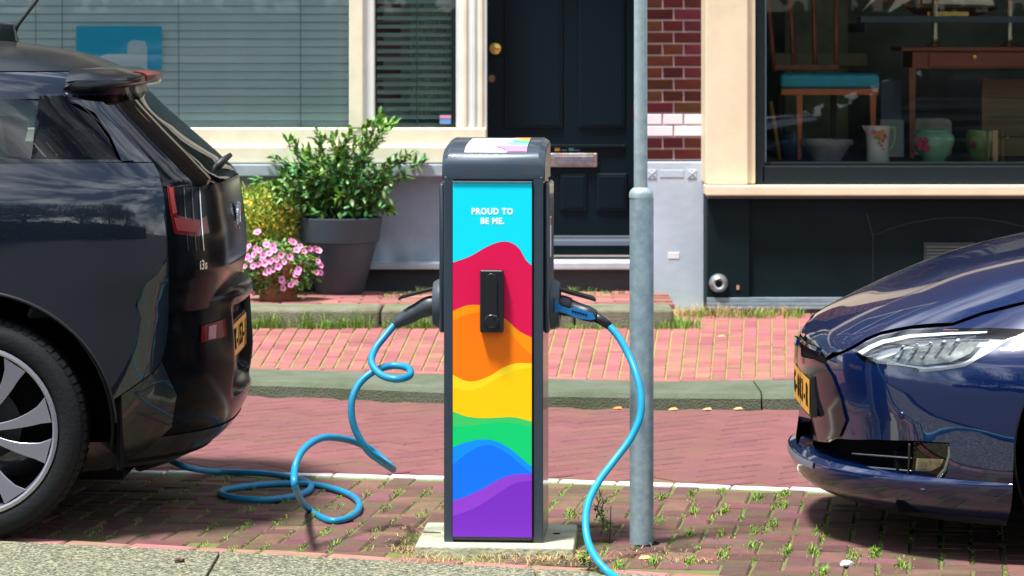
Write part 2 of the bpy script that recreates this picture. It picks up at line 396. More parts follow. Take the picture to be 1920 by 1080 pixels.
pane_m = glass('window_glass', (.85,.93,.92), 1.52, 1.9)
pane_s = glass('shop_glass', (.92,.96,.95), 1.52, 2.0)
house = empty('town_house', (X(600,FAC),FAC,0), label='house with cream window frames, black door and glazed brick pier', cat='house')
TOP = 2.75
def fz(py): return Z(py, FAC)
def fx(px): return X(px, FAC)
WL = fx(-1400)
box('plaster_wall', WL, fx(914), FAC+.03, FAC+.35, .06, fz(326), plaster, house)
box('base_ledge', WL, fx(914), FAC-.10, FAC+.05, fz(503), fz(491), stone_g, house, bevel=.006)
box('base_course', WL, fx(914), FAC-.03, FAC+.05, .06, fz(503)-.002, mat('dark_base', (.03,.035,.04), .8, var=.2), house)
box('stone_sill', WL, fx(914), FAC-.08, FAC+.25, fz(330), fz(307), stone_g, house, bevel=.008)
box('sill_board', WL, fx(912), FAC-.05, FAC+.2, fz(306)+.002, fz(274), cream, house, bevel=.008)
box('bottom_rail', WL, fx(912), FAC-.02, FAC+.15, fz(272), fz(240), cream, house, bevel=.008)
box('rail_moulding', WL, fx(912), FAC-.028, FAC+.1, fz(276), fz(270), cream, house, bevel=.003)
box('mullion', fx(656), fx(702), FAC+.0, FAC+.16, fz(240), TOP, cream_shade, house, bevel=.006)
box('mullion_moulding', fx(655), fx(681), FAC-.03, FAC+.05, fz(240)+.001, TOP-.003, cream, house, bevel=.006)
box('door_post', fx(862), fx(913), FAC-.0, DOOR+.03, fz(440), TOP+.002, cream_shade, house, bevel=.006)
for px in (868, 884, 898): box('post_moulding', fx(px), fx(px+7), FAC-.014, FAC+.01, fz(300), TOP, cream if px != 884 else cream_shade, house, bevel=.004)
box('window_bead', fx(855), fx(863), FAC+.01, FAC+.12, fz(239)+.002, TOP-.01, cream_shade, house, bevel=.003)
for a, b in ((WL, fx(656)), (fx(702), fx(856))):
    w = meshobj('window_pane', [(a,FAC+.07,fz(241)),(b,FAC+.07,fz(241)),(b,FAC+.07,TOP),(a,FAC+.07,TOP)], [(0,1,2,3)], pane_m, house)
box('gasket', fx(846), fx(854), FAC+.085, FAC+.11, fz(240), TOP, mat('dark_teal', (.05,.10,.11), .5), house)
box('lintel', WL, fx(1214), FAC-.04, FAC+.3, TOP, TOP+.25, cream, house, bevel=.01)
wall_b = mat('upper_brick', (.05,.036,.034), .7, var=.3, scale=20)
box('upper_wall', WL, fx(1318), FAC, FAC+.4, TOP+.25, 6.2, wall_b, house)
for k in range(4):  # unseen upper windows, added for their reflections in the cars
    xw_ = WL+.9+k*1.75
    uw = box('added_upper_window', xw_, xw_+1.0, FAC-.03, FAC+.05, 3.6, 5.5, cream, house, bevel=.01)
    for j in range(2): box('added_upper_pane', xw_+.07, xw_+.93, FAC-.034, FAC-.029, 3.68+j*.92, 4.5+j*.92, mat('upper_glass', (.02,.03,.035), .05, spec=.8), uw)
# room behind the window
room_m = mat('room_wall', (.30,.32,.30), .9)
box('room_back', WL, fx(913), FAC+2.2, FAC+2.25, 0, TOP+.2, room_m, house)
box('room_floor', WL, fx(913), FAC+.36, FAC+2.2, .3, .35, mat('room_floor', (.12,.09,.06), .7), house)
box('room_side', fx(914), fx(914)+.05, FAC+.36, FAC+2.2, .3, TOP+.2, room_m, house)
box('room_ceiling', WL, fx(913), FAC+.3, FAC+2.25, TOP+.2, TOP+.25, room_m, house)
# bricks reflected in the narrow window, built as a pier behind; net curtain beside
refl_pier = box('reflection_pier', fx(690), fx(775), FAC+.46, FAC+.75, .6, TOP, mat('reflection_mortar', (.62,.68,.64), .9), house)
ib = brick_mesh('brick', .2, .056, .02, .003); ib.materials.append(mat('reflection_brick', (.30,.13,.13), .6, rnd=.3, var=.2, scale=20))
for r_ in range(14):
    z = fz(205)+r_*.0655
    for k in range(3):
        x = fx(696)+.1*(r_%2)+k*.21-.05
        if x+.1 > fx(778): continue
        o = bpy.data.objects.new('brick', ib); o.location = (x, FAC+.452, z); o.rotation_euler = (R(90),0,0); link(o, refl_pier)
cv, cf = [], []
for i in range(60):
    t = i/59; x = fx(764)+t*(fx(862)-fx(764)); y = FAC+.32+.02*math.sin(i*1.25)
    cv += [(x,y,.62),(x,y,TOP)]
    if i: cf.append((2*i-2,2*i,2*i+1,2*i-1))
tag(meshobj('net_curtain', cv, cf, mat('net_curtain', (.55,.72,.64), .9, var=.08, scale=12), None, True), 'pale grey-green curtain hanging in the narrow window', 'curtain')
box('white_ledge', fx(700), fx(768), FAC+.36, FAC+.45, fz(236), fz(211), mat('ledge_white', (.62,.68,.66), .6), house)
stk = box('alarm_sticker', fx(824), fx(845), FAC+.066, FAC+.0685, fz(233), fz(216), mat('sticker_blue', (.10,.22,.45), .5), house)
box('sticker_band', fx(824), fx(845), FAC+.064, FAC+.0655, fz(222), fz(217), mat('sticker_pink', (.65,.2,.35), .5), stk)
# venetian blinds
slat_m = mat('blind_slat', (.78,.97,1.0), .45, var=.04)
for nm, a, b, lab in (('wide', WL, fx(652), 'wide grey venetian blind lowered behind the big shop-house window'), ('narrow', fx(704), fx(848), 'narrow blind lowered behind the small pane beside the black door')):
    bl_ = empty('venetian_blind', ((a+b)/2, FAC+.13, fz(238)), label=lab, cat='blind', group='window blinds')
    z = fz(236); k = 0
    sm = bpy.data.meshes.new('slat'); w, t = .046, R(75 if nm == 'wide' else 30)
    c, s = math.cos(t)*w/2, math.sin(t)*w/2
    sm.from_pydata([(a,-c,-s),(b,-c,-s),(b,0,.004),(a,0,.004),(b,c,s),(a,c,s)], [], [(0,1,2,3),(3,2,4,5)]); sm.materials.append(slat_m if nm == 'wide' else mat('blind_thin', (.66,.80,.76), .5))
    while z < TOP:
        o = bpy.data.objects.new('slat', sm); o.location = (0, FAC+.16, z); link(o, bl_); z += .0465
    box('bottom_bar', a, b, FAC+.145, FAC+.175, fz(240), fz(238), slat_m, bl_)
    for px in ((330, 110, 560, 60) if nm == 'wide' else (780,)):
        box('ladder_cord', fx(px), fx(px)+.004, FAC+.122, FAC+.125, fz(238), TOP, mat('cord_grey', (.25,.33,.35), .8), bl_)
# poster in the wide window, in front of the blind
pb = mat('poster_blue', (.02,.62,.95), .5); pw = mat('poster_white', (.75,.92,.98), .5)
poster = tag(pbox('poster', 143, 303, 49, 130, FAC+.105, .004, pb), 'bright blue poster with pale shapes in the wide window', 'poster')
prism_pts = [(188,130),(188,106),(200,101),(238,101),(240,80),(250,75),(272,77),(276,90),(276,130)]
meshobj('printed_shape', [P(a,b,FAC+.102) for a,b in prism_pts], [tuple(range(len(prism_pts)))[::-1]], pw, poster)

# door
door = box('door', fx(912)+.002, fx(1214), DOOR, DOOR+.05, Z(442,DOOR), TOP, darkdoor, house)
def dpan(px0, px1, py0, py1):
    D = DOOR
    fr = box('panel_moulding', X(px0,D), X(px1,D), D-.012, D+.005, Z(py1,D), Z(py0,D), mat('door_mould', (.003,.010,.015), .45, spec=.18), door, bevel=.006)
    box('door_panel', X(px0+5,D), X(px1-5,D), D-.013-.004, D-.0115, Z(py1-5,D), Z(py0+5,D), darkdoor, door, bevel=.004)
dpan(946, 1055, -60, 240); dpan(1084, 1172, -60, 240); dpan(930, 1172, 272, 276); dpan(1050, 1100, 325, 395); dpan(1118, 1176, 325, 395)
box('bottom_rail', X(915,DOOR), X(1180,DOOR), DOOR-.02, DOOR+.01, Z(447,DOOR), Z(443,DOOR), mat('rail_grey', (.10,.13,.16), .4), door)
kz = Z(91, DOOR)
lathe('door_knob', [(0,-.075),(.02,-.073),(.034,-.062),(.038,-.05),(.034,-.036),(.018,-.028),(.016,-.012),(.034,-.008),(.036,0)], (X(930,DOOR), DOOR, kz), brass, door, 'Y', 24)
lathe('keyhole_plate', [(0,-.012),(.016,-.012),(.022,-.006),(.022,0)], (X(922,DOOR), DOOR, Z(147,DOOR)), mat('old_brass', (.22,.15,.10), .4, 1), door, 'Y', 20)
lb = box('letter_slot', X(1030,DOOR), X(1120,DOOR), DOOR-.022, DOOR+.002, Z(313,DOOR), Z(287,DOOR), mat('tarnished_metal', (.42,.42,.48), .4, .8, col2=(.35,.22,.10), scale=22, bump=.6, bscale=50), door, bevel=.006)
box('slot_flap', X(1040,DOOR), X(1112,DOOR), DOOR-.028, DOOR-.02, Z(308,DOOR), Z(292,DOOR), mat('tarnished_flap', (.36,.36,.42), .35, .9, var=.3, scale=30), lb, bevel=.003)
for px, c in ((1045,(.6,.42,.05)),(1071,(.05,.35,.2)),(1058,(.12,.14,.25)),(1082,(.12,.10,.22))):
    box('door_sticker', X(px-5,DOOR), X(px+5,DOOR), DOOR-.004, DOOR+.002, Z(283,DOOR), Z(276 if px<1072 and px!=1058 else 280,DOOR), mat('sticker_%d'%px, c, .5), door, bevel=.001)
box('threshold', fx(914), fx(1214), FAC+.06, DOOR+.04, fz(462), fz(452), mat('threshold_grey', (.10,.13,.17), .4), house, bevel=.004)
box('threshold_riser', fx(914), fx(1214), FAC+.08, DOOR+.05, fz(480), fz(462)-.001, darkp, house)
box('door_jamb', fx(1195), fx(1213), FAC+.02, DOOR, fz(478), TOP, darkdoor, house)
ds = box('doorstep', fx(914)+.003, fx(1208), FAC-.16, FAC+.3, fz(502), fz(488), mat('doorstep_stone', (.42,.46,.52), .7, var=.12, scale=8), house, bevel=.008)
box('doorstep_riser', fx(914)+.004, fx(1208), FAC-.10, FAC+.2, .1, fz(502)-.002, mat('riser_dark', (.03,.037,.045), .7, var=.2), house)
# pier of glazed bricks
PW0, PW1 = fx(1209), fx(1319)
pier = box('brick_pier', PW0, PW1, FAC+.006, FAC+.4, fz(301), TOP+.26, mat('pale_mortar', (.55,.42,.44), .9), house)
glz = mat('glazed_red', (.075,.012,.008), .3, col2=(.045,.009,.008), scale=14, rnd=.35, spec=.35)
wgl = mat('glazed_white', (.82,.78,.84), .25, coat=.2, rnd=.06)
PWd = PW1-PW0; ch_ = 21.9*FAC/F
bms = {}
def gbrick(w, m, key):
    if key not in bms:
        bms[key] = brick_mesh('brick', w, ch_-.0105, .02, .0025); bms[key].materials.append(m)
    return bms[key]
zc = fz(301)+ch_/2+.002; rowi = 0
while zc < TOP+.2:
    white = rowi in (2,3)
    cuts = [0,.30,.66,1] if rowi % 2 == 1 else [0,.49,1]
    for q, (a, b) in enumerate(zip(cuts, cuts[1:])):
        w = (b-a)*PWd-.010
        o = bpy.data.objects.new('brick', gbrick(w, wgl if white else glz, (round(w,3), white))); o.location = (PW0+(a+b)/2*PWd, FAC-.004+random.uniform(-.001,.001), zc); o.rotation_euler = (R(90),0,0); link(o, pier)
    zc += ch_; rowi += 1
pst = mat('pier_stone', (.52,.60,.70), .75, col2=(.43,.51,.61), scale=2.4, bump=.15, bscale=20, detail=6)
ps = box('pier_base', fx(1209), fx(1319), FAC-.05, FAC+.3, .06, fz(303), pst, house, bevel=.006)
for a, b in ((1213,1230),(1288,1305)):
    box('carved_square', fx(a), fx(b), FAC-.054, FAC-.048, fz(334), fz(317), pst, ps, bevel=.002)
    for s in (1,-1):
        c = Vector((fx((a+b)/2), FAC-.054, fz(325.5))); d = Vector((.018, 0, .018*s))
        tube('carved_cross', [c-d, c+d], .003, pst, ps, 6)
box('carved_bar', fx(1236), fx(1281), FAC-.053, FAC-.048, fz(332), fz(318), pst, ps, bevel=.002)
box('plaster_patch', fx(1252), fx(1273), FAC-.0525, FAC-.048, fz(484), fz(472), mat('patch_white', (.8,.8,.82), .8), ps, bevel=.002)

# ------------------------------------------------------------------ the shop front and what stands in it
SP = SHOP
def sx(px): return X(px, SP)
def sz(py): return Z(py, SP)
shop = empty('shop_front', (sx(1600),SP,kb), label='shop front with cream pillar and sill, black window frame and plinth', cat='shop front')
cream3 = mat('warm_cream', (.78,.68,.47), .55, var=.04, scale=5, bump=.08, dirt=(.58,.48,.32), dscale=4, damt=.35)
SR = sx(3300)
box('pillar', sx(1323), sx(1403), SP, SP+.4, sz(346), TOP+.2, cream3, shop, bevel=.01)
box('pillar_reveal', sx(1403)-.001, sx(1417), SP+.03, SP+.3, sz(345), TOP+.2, cream3, shop, bevel=.004)
box('sill', sx(1322), SR, SP-.07, SP+.16, sz(366), sz(347), cream3, shop, bevel=.008)
fm = mat('frame_black', (.006,.012,.016), .4, spec=.3)
box('frame_stile', sx(1417), sx(1436), SP+.045, SP+.16, sz(345)+.001, TOP, fm, shop, bevel=.004)
box('frame_rail', sx(1430), SR, SP+.045, SP+.16, sz(346)+.001, sz(312), fm, shop, bevel=.006)
box('glazing_bead', sx(1434), SR, SP+.075, SP+.15, sz(312)-.002, sz(305), fm, shop, bevel=.003)
box('glazing_strip', sx(1436), sx(1439), SP+.08, SP+.10, sz(305), TOP, mat('strip_teal', (.20,.33,.36), .4), shop)
meshobj('shop_pane', [(sx(1436),SP+.10,sz(306)),(SR,SP+.10,sz(306)),(SR,SP+.10,TOP),(sx(1436),SP+.10,TOP)], [(0,1,2,3)], pane_s, shop)
box('shop_lintel', sx(1322), SR, SP-.02, SP+.3, TOP, TOP+.3, cream3, shop, bevel=.01)
box('upper_wall', sx(1322), SR, SP+.02, SP+.4, TOP+.3, 6.0, wall_b, shop)
box('plinth', sx(1326), SR, SP+.03, SP+.3, .06, sz(366)-.002, darkp, shop)
box('plinth_pier', sx(1327), sx(1405), SP+.0, SP+.05, sz(562), sz(372), darkp, shop, bevel=.004)
box('plinth_cap', sx(1326), SR, SP-.03, SP+.08, sz(372), sz(366)-.001, mat('cap_teal', (.05,.085,.10), .4), shop, bevel=.004)
lead = mat('lead_strip', (.17,.24,.28), .5, .2, col2=(.30,.36,.40), scale=12, stretch=(1,1,6))
for a, b, q in ((558,566,.012),(567,573,.02),(574,579,.026)): box('base_strip', sx(1326), SR, SP-q, SP+.06, sz(b), sz(a), lead, shop, bevel=.002)
box('base_stone', sx(1326), SR, SP-.02, SP+.06, .05, sz(579)-.002, mat('base_dark', (.03,.045,.048), .7, var=.2), shop)
lathe('pipe_flange', [(0,.01),(.018,.01),(.020,-.035),(.030,-.04),(.048,-.022),(.052,-.004),(.052,.01)], (sx(1347),SP,sz(531)), mat('galv_pipe', (.42,.46,.48), .35, .7, var=.2, scale=30), shop, 'Y', 28)
lathe('pipe_bore', [(0,-.0365),(.0185,-.0365),(.0185,.0)], (sx(1347),SP,sz(531)), black, shop, 'Y', 20)
box('wall_plug', sx(1381), sx(1386), SP-.006, SP+.01, sz(543), sz(535), mat('plug_tan', (.5,.3,.2), .7), shop)
gr = box('vent_grille', sx(1733), sx(1828), SP+.015, SP+.035, sz(490), sz(455), mat('grille_dark', (.02,.03,.033), .5), shop, bevel=.003)
for k in range(5): box('grille_slat', sx(1738), sx(1823), SP+.004, SP+.02, sz(465+k*6), sz(462+k*6), mat('grille_slat', (.05,.07,.07), .5), gr, bevel=.001)
# raised arch line on the plinth
arc = [P(px,py,SP+.028) for px,py in ((1637,560),(1637,500),(1637,442),(1660,432),(1700,419),(1760,409),(1820,408),(1880,415),(1940,430),(2000,450))]
tube('arch_joint', arc, .0016, mat('joint_teal', (.03,.045,.045), .6), shop, 6)
tube('crack_line', [P(1637,442,SP+.028), P(1630,420,SP+.028), P(1625,400,SP+.028)], .0025, MATS['joint_teal'], shop, 6)
# display window interior
shelf_z = Z(302, 17.1)
box('display_floor', sx(1405), SR, SP+.17, SP+2.0, shelf_z-.03, shelf_z, mat('display_floor', (.05,.06,.06), .6), shop)
box('display_back', sx(1405), SR, SP+2.0, SP+2.05, .2, TOP+.2, mat('display_back', (.14,.15,.11), .9, col2=(.03,.04,.035), scale=1.3), shop)
box('display_side', sx(1395), sx(1405), SP+.3, SP+2.0, .2, TOP+.2, mat('display_side', (.06,.06,.05), .9), shop)
box('display_ceiling', sx(1395), SR, SP+.2, SP+2.05, TOP+.2, TOP+.25, mat('display_ceil', (.3,.3,.28), .9), shop)
wood = mat('chair_wood', (.62,.20,.06), .4, col2=(.52,.15,.045), scale=9, stretch=(1,1,.2))
wood2 = mat('table_wood', (.32,.09,.05), .35, col2=(.24,.06,.035), scale=7, stretch=(.2,1,1))
# chair
CY = 17.25
chair = empty('wooden_chair', (X(1555,CY),CY,shelf_z), label='wooden chair with teal upholstered seat in the shop window', cat='chair')
CB = CY+.36
sv = []
seatp = [(1462,CY),(1650,CY),(1640,CB),(1480,CB)]
sq = [(X(p,CY),y) for p, y in seatp]
prism('seat_cushion', sq, Z(166,CY), Z(138,CY), mat('teal_leather', (.02,.42,.55), .35, var=.12, scale=8), chair, bevel=.024)
prism('seat_rail', [(a[0]*1+ (0.01 if a[0]<X(1555,CY) else -.01),a[1]+.003) for a in sq], Z(178,CY), Z(166,CY)-.001, wood, chair)
for p, y in ((1500,CY+.02),(1638,CY+.02),(1475,CB-.02),(1575,CB-.02)):
    m_ = wood if y < CY+.1 else mat('leg_dark', (.04,.02,.02), .5)
    x = X(p,CY); meshobj('leg', [(x-.018,y,Z(178,CY)),(x+.018,y,Z(178,CY)),(x+.018,y+.034,Z(178,CY)),(x-.018,y+.034,Z(178,CY)),(x-.011,y+.004,shelf_z),(x+.011,y+.004,shelf_z),(x+.011,y+.026,shelf_z),(x-.011,y+.026,shelf_z)], [(0,1,2,3),(4,7,6,5),(0,4,5,1),(1,5,6,2),(2,6,7,3),(3,7,4,0)], m_, chair, bevel=.003)
wb = mat('back_wood', (.32,.10,.05), .45, var=.2)
for p, q in ((1448,1462),(1492,1500),(1540,1540),(1584,1580)):
    tube('back_spindle' if p in (1492,1540) else 'back_post', [(X(q,CY),CB-.01,Z(135,CY)),(X(p+(q-p)*.6,CY),CB+.03,Z(60,CY)),(X(p,CY),CB+.10,Z(-40,CY))], .014, wb, chair, 8)
box('back_rail', X(1462,CY), X(1585,CY), CB-.03, CB+.0, Z(133,CY), Z(122,CY), wb, chair, bevel=.005)
tube('crest_rail', [(X(1440,CY),CB+.10,Z(-42,CY)),(X(1515,CY),CB+.13,Z(-52,CY)),(X(1592,CY),CB+.10,Z(-42,CY))], .022, wb, chair, 8)
# table
TY = 17.45
table = empty('drawer_table', (X(1900,TY),TY,shelf_z), label='dark red wooden side table with small drawer in the shop window', cat='table')
box('table_top', X(1690,TY), X(2200,TY), TY, TY+.5, Z(96,TY), Z(88,TY), wood2, table, bevel=.005)
box('apron', X(1712,TY), X(2180,TY), TY+.025, TY+.45, Z(128,TY), Z(96,TY)-.001, wood2, table)
dr = box('drawer', X(1742,TY), X(1925,TY), TY+.012, TY+.05, Z(125,TY), Z(99,TY), wood2, table, bevel=.003)
lathe('drawer_knob', [(0,-.02),(.012,-.018),(.015,-.010),(.006,-.004),(.006,0)], (X(1827,TY),TY+.012,Z(107,TY)), brass, dr, 'Y', 16)
for px, y in ((1712,TY+.03),(2165,TY+.03),(1728,TY+.4),(2150,TY+.4)):
    x = X(px,TY); meshobj('leg', [(x-.022,y,Z(127,TY)),(x+.022,y,Z(127,TY)),(x+.022,y+.044,Z(127,TY)),(x-.022,y+.044,Z(127,TY)),(x-.013,y+.01,shelf_z),(x+.013,y+.01,shelf_z),(x+.013,y+.034,shelf_z),(x-.013,y+.034,shelf_z)], [(0,1,2,3),(4,7,6,5),(0,4,5,1),(1,5,6,2),(2,6,7,3),(3,7,4,0)], mat('table_leg', (.26,.10,.05), .45, var=.2), table, bevel=.003)
# candlesticks
silver = mat('old_silver', (.55,.50,.34), .3, .9, var=.15, scale=20)
TT = Z(88,TY)
for px, lab in ((1757,'silver candlestick on the table below the model ship'), (1897,'silver candlestick on the table at the right picture edge')):
    c = empty('candlestick', (X(px,TY),TY+.09,TT), label=lab, cat='candlestick', group='pair of candlesticks on the table')
    lathe('base', [(0,.0),(.055,0),(.058,.006),(.045,.012),(.030,.018),(.020,.03),(.016,.04)], (X(px,TY),TY+.09,TT), silver, c)
    lathe('shaft', [(.017,.04),(.019,.05),(.016,.06),(.017,.24),(.021,.26),(.015,.27)], (X(px,TY),TY+.09,TT), silver, c)
    lathe('socket', [(.015,.27),(.034,.285),(.034,.29),(.018,.30),(.02,.34),(0,.34)], (X(px,TY),TY+.09,TT), silver, c)
# model ship
SY = 17.62
ship = empty('model_ship', (X(1760,SY),SY,Z(25,SY)), label='model sailing ship with cream sails on a shelf', cat='model ship')
hv = []
for x_, w_, d_ in ((1700,.004,.0),(1715,.03,.03),(1760,.045,.045),(1830,.045,.04),(1868,.02,.0)):
    hv += [(X(x_,SY),SY-w_,Z(14,SY)),(X(x_,SY),SY,Z(14,SY)-d_-.01),(X(x_,SY),SY+w_,Z(14,SY))]
hf = [];
for i in range(4):
    for k in range(2): hf.append((i*3+k,(i+1)*3+k,(i+1)*3+k+1,i*3+k+1))
    hf.append((i*3+2,(i+1)*3+2,(i+1)*3,i*3))
meshobj('hull', hv, hf, mat('hull_wood', (.10,.03,.02), .4), ship)
sail = mat('sail_cloth', (.85,.80,.58), .9, var=.08)
for pts in (((1616,22),(1650,-8),(1672,-60),(1640,-10)), ((1665,24),(1712,-2),(1715,-70),(1690,-20)), ((1722,6),(1865,10),(1835,-60),(1735,-70))):
    a = [P(p,q,SY) for p,q in pts]; c = sum(a, Vector())/4+Vector((0,-.04,0))
    meshobj('sail', a+[c], [(0,1,4),(1,2,4),(2,3,4),(3,0,4)], sail, ship, True)
tube('mast', [P(1727,26,SY), P(1727,-110,SY)], .009, mat('mast_wood', (.33,.11,.03), .5), ship, 8)
tube('bowsprit', [P(1712,12,SY), P(1600,-10,SY)], .005, MATS['mast_wood'], ship, 6)
box('cradle', X(1738,SY), X(1815,SY), SY-.03, SY+.03, Z(30,SY), Z(22,SY), brass, ship)
sh = tag(box('glass_shelf', X(1610,SY), X(2300,SY), SY-.12, SY+.15, Z(42,SY), Z(31,SY), mat('shelf_blue', (.06,.10,.13), .3)), 'thin dark shelf carrying the model ship', 'shelf')
for px in (1625, 2290): box('bracket', X(px,SY), X(px+5,SY), SY+.1, SP+2.0, Z(60,SY), Z(42,SY)-.001, MATS['shelf_blue'], sh)
# tableware on the display floor
VY = 17.06
def thing_lathe(name, px, prof, m, label, cat, Y=VY):
    c = empty(name, (X(px,Y),Y,shelf_z), label=label, cat=cat); return c, lathe('body', prof, (X(px,Y),Y,shelf_z), m, c)
bowl, _ = thing_lathe('stone_bowl', 1551, [(0,.0),(.08,0),(.085,.01),(.12,.07),(.142,.105),(.145,.118),(.13,.118),(.11,.07),(0,.02)], mat('bowl_grey', (.34,.38,.36), .6, var=.25, scale=14), 'grey stone mortar bowl under the teal chair', 'bowl', 17.22)
for s in (-1,1): box('lug', X(1551,17.22)+s*.13-.012, X(1551,17.22)+s*.13+.014, 17.20, 17.245, shelf_z+.085, shelf_z+.117, MATS['bowl_grey'], bowl, bevel=.006)
jug, jb = thing_lathe('flowered_jug', 1646, [(0,0),(.062,0),(.064,.01),(.061,.06),(.064,.13),(.070,.185),(.072,.197),(.066,.197),(.06,.12),(0,.02)], mat('jug_white', (.72,.80,.74), .25, coat=.3), 'white porcelain jug with painted roses beside the green vase', 'jug')
jx = X(1646,VY)
tube('handle', spline([(jx+.062,VY,shelf_z+.18),(jx+.085,VY,shelf_z+.19),(jx+.095,VY,shelf_z+.15),(jx+.085,VY,shelf_z+.09),(jx+.06,VY,shelf_z+.065)], 6), .008, mat('jug_green', (.25,.55,.25), .3), jug, 8)
meshobj('spout', [(jx-.06,VY-.03,shelf_z+.197),(jx-.09,VY,shelf_z+.20),(jx-.06,VY+.03,shelf_z+.197),(jx-.063,VY,shelf_z+.15)], [(0,1,3),(1,2,3),(0,2,1)], MATS['jug_white'], jug)
def petals(par, cx, z, y, r, m, n=6, name='painted_flower'):
    v, f = [(cx,y-.003,z)], []
    for i in range(n*2):
        a = math.pi*i/n; rr = r*(1 if i % 2 else .72); v.append((cx+rr*math.cos(a), y, z+rr*math.sin(a)))
    for i in range(n*2): f.append((0, 1+(i+1)%(n*2), 1+i))
    meshobj(name, v, f, m, par)
for dx, dz, r, c in ((-.03,.165,.016,(.6,.2,.35)),(-.005,.155,.020,(.75,.30,.12)),(.018,.165,.018,(.75,.40,.15)),(.03,.14,.016,(.6,.12,.10)),(.0,.13,.014,(.2,.4,.1)),(-.02,.135,.012,(.25,.45,.1)),(.02,.118,.013,(.65,.15,.12)),(.012,.09,.009,(.7,.2,.1)),(.02,.07,.007,(.7,.25,.1)),(.0,.105,.010,(.25,.45,.1))):
    petals(jug, jx+dx, shelf_z+dz, VY-math.sqrt(max(.0001,.069**2-dx*dx))-.004, r, mat('petal_%d'%int(c[0]*1000+c[1]*100), c, .5))
vg = mat('vase_green', (.16,.50,.30), .25, coat=.4, col2=(.28,.58,.34), scale=9)
vase, _ = thing_lathe('green_vase', 1751, [(0,0),(.058,0),(.062,.008),(.09,.05),(.112,.10),(.115,.13),(.10,.158),(.088,.168),(.092,.175),(.08,.175),(.09,.13),(0,.03)], vg, 'round green vase with a dark red painted flower', 'vase')
for dx, dz, r in ((-.075,.095,.035),(-.055,.075,.022),(-.088,.12,.022),(-.06,.12,.022)): petals(vase, X(1751,VY)+dx, shelf_z+dz, VY-math.sqrt(max(.0004,.113**2-dx*dx))-.010, r, mat('flower_crimson', (.36,.02,.06), .5, var=.3, scale=40), 7)
vase2, _ = thing_lathe('green_vase', 1838, [(0,0),(.05,0),(.056,.01),(.072,.06),(.078,.12),(.07,.165),(.062,.168),(.06,.12),(0,.02)], mat('vase_olive', (.20,.34,.10), .3, var=.3, scale=12), 'smaller dull green vase behind the brass stand', 'vase', 17.24)
petals(vase2, X(1822,17.24), shelf_z+.09, 17.24-.066, .024, mat('flower_dark', (.22,.04,.06), .5), 7)
bs = empty('brass_stand', (X(1865,17.0),17.0,shelf_z), label='upright brass picture stand at the front of the display', cat='stand')
for px, w in ((1853,.012),(1866,.03),(1880,.010)): box('upright', X(px,17.0)-w/2, X(px,17.0)+w/2, 17.0, 17.02, shelf_z, shelf_z+.175-(.0 if w>.02 else .006), mat('brass_plate', (.55,.44,.22), .25, .9) if w>.02 else mat('dark_brass', (.22,.17,.07), .35, .8), bs, bevel=.002)
tube('hook', [(X(1880,17.0),16.995,shelf_z+.135),(X(1888,17.0),16.985,shelf_z+.13),(X(1889,17.0),16.985,shelf_z+.145)], .004, silver, bs, 6)
crate = empty('wooden_crate', (X(1910,17.75),17.75,shelf_z), label='pale wooden crate standing under the table at the picture edge', cat='crate')
cw = mat('crate_wood', (.28,.19,.08), .7, col2=(.20,.13,.06), scale=5, stretch=(.3,1,3))
for k in range(4): box('board', X(1840,17.75), X(2050,17.75), 17.75, 17.77, shelf_z+.005+k*.112, shelf_z+.113+k*.112, cw, crate, bevel=.002)
for px in (1840, 2036): box('corner_post', X(px,17.75), X(px+14,17.75), 17.73, 17.75-.001, shelf_z, shelf_z+.455, cw, crate)
pf_ = empty('picture_frame', (X(1500,18.2),18.2,shelf_z), label='olive framed picture leaning behind the teal chair', cat='picture')
box('canvas', X(1472,18.2), X(1590,18.2), 18.2, 18.22, shelf_z, Z(-20,18.2), mat('canvas_olive', (.20,.21,.11), .8, col2=(.10,.11,.07), scale=4), pf_)
box('mount_strip', X(1450,18.2), X(1625,18.2), 18.17, 18.19, Z(123,18.2), Z(100,18.2), mat('strip_khaki', (.24,.22,.12), .8), pf_)
tube('leaning_rod', [P(1445,190,17.3), P(1462,300,17.3)], .012, mat('rod_gold', (.35,.24,.06), .5), pf_, 8)
jar = tag(lathe('blue_jar', [(0,0),(.05,0),(.075,.06),(.07,.13),(.05,.16),(.045,.16),(.04,.1),(0,.02)], (X(1490,17.5),17.5,shelf_z), mat('jar_blue', (.07,.13,.18), .4)), 'dim blue jar behind the chair leg', 'jar')
wbx = tag(box('white_box', X(1650,17.7), X(1695,17.7), 17.7, 17.9, shelf_z, Z(225,17.7), mat('box_white', (.42,.44,.42), .7), bevel=.004), 'white box behind the flowered jug', 'box')
wb2 = tag(box('grey_board', X(1652,17.95), X(1690,17.95), 17.95, 17.97, shelf_z, Z(150,17.95), mat('board_grey', (.12,.16,.20), .7), bevel=.002), 'tall blue-grey board standing behind the white box', 'board')
wb3 = tag(box('cloth_bundle', X(1712,17.7), X(1785,17.7), 17.68, 17.85, shelf_z, Z(222,17.7), mat('cloth_beige', (.35,.33,.26), .9, var=.2, scale=12), bevel=.03), 'beige folded cloth behind the round green vase', 'cloth')

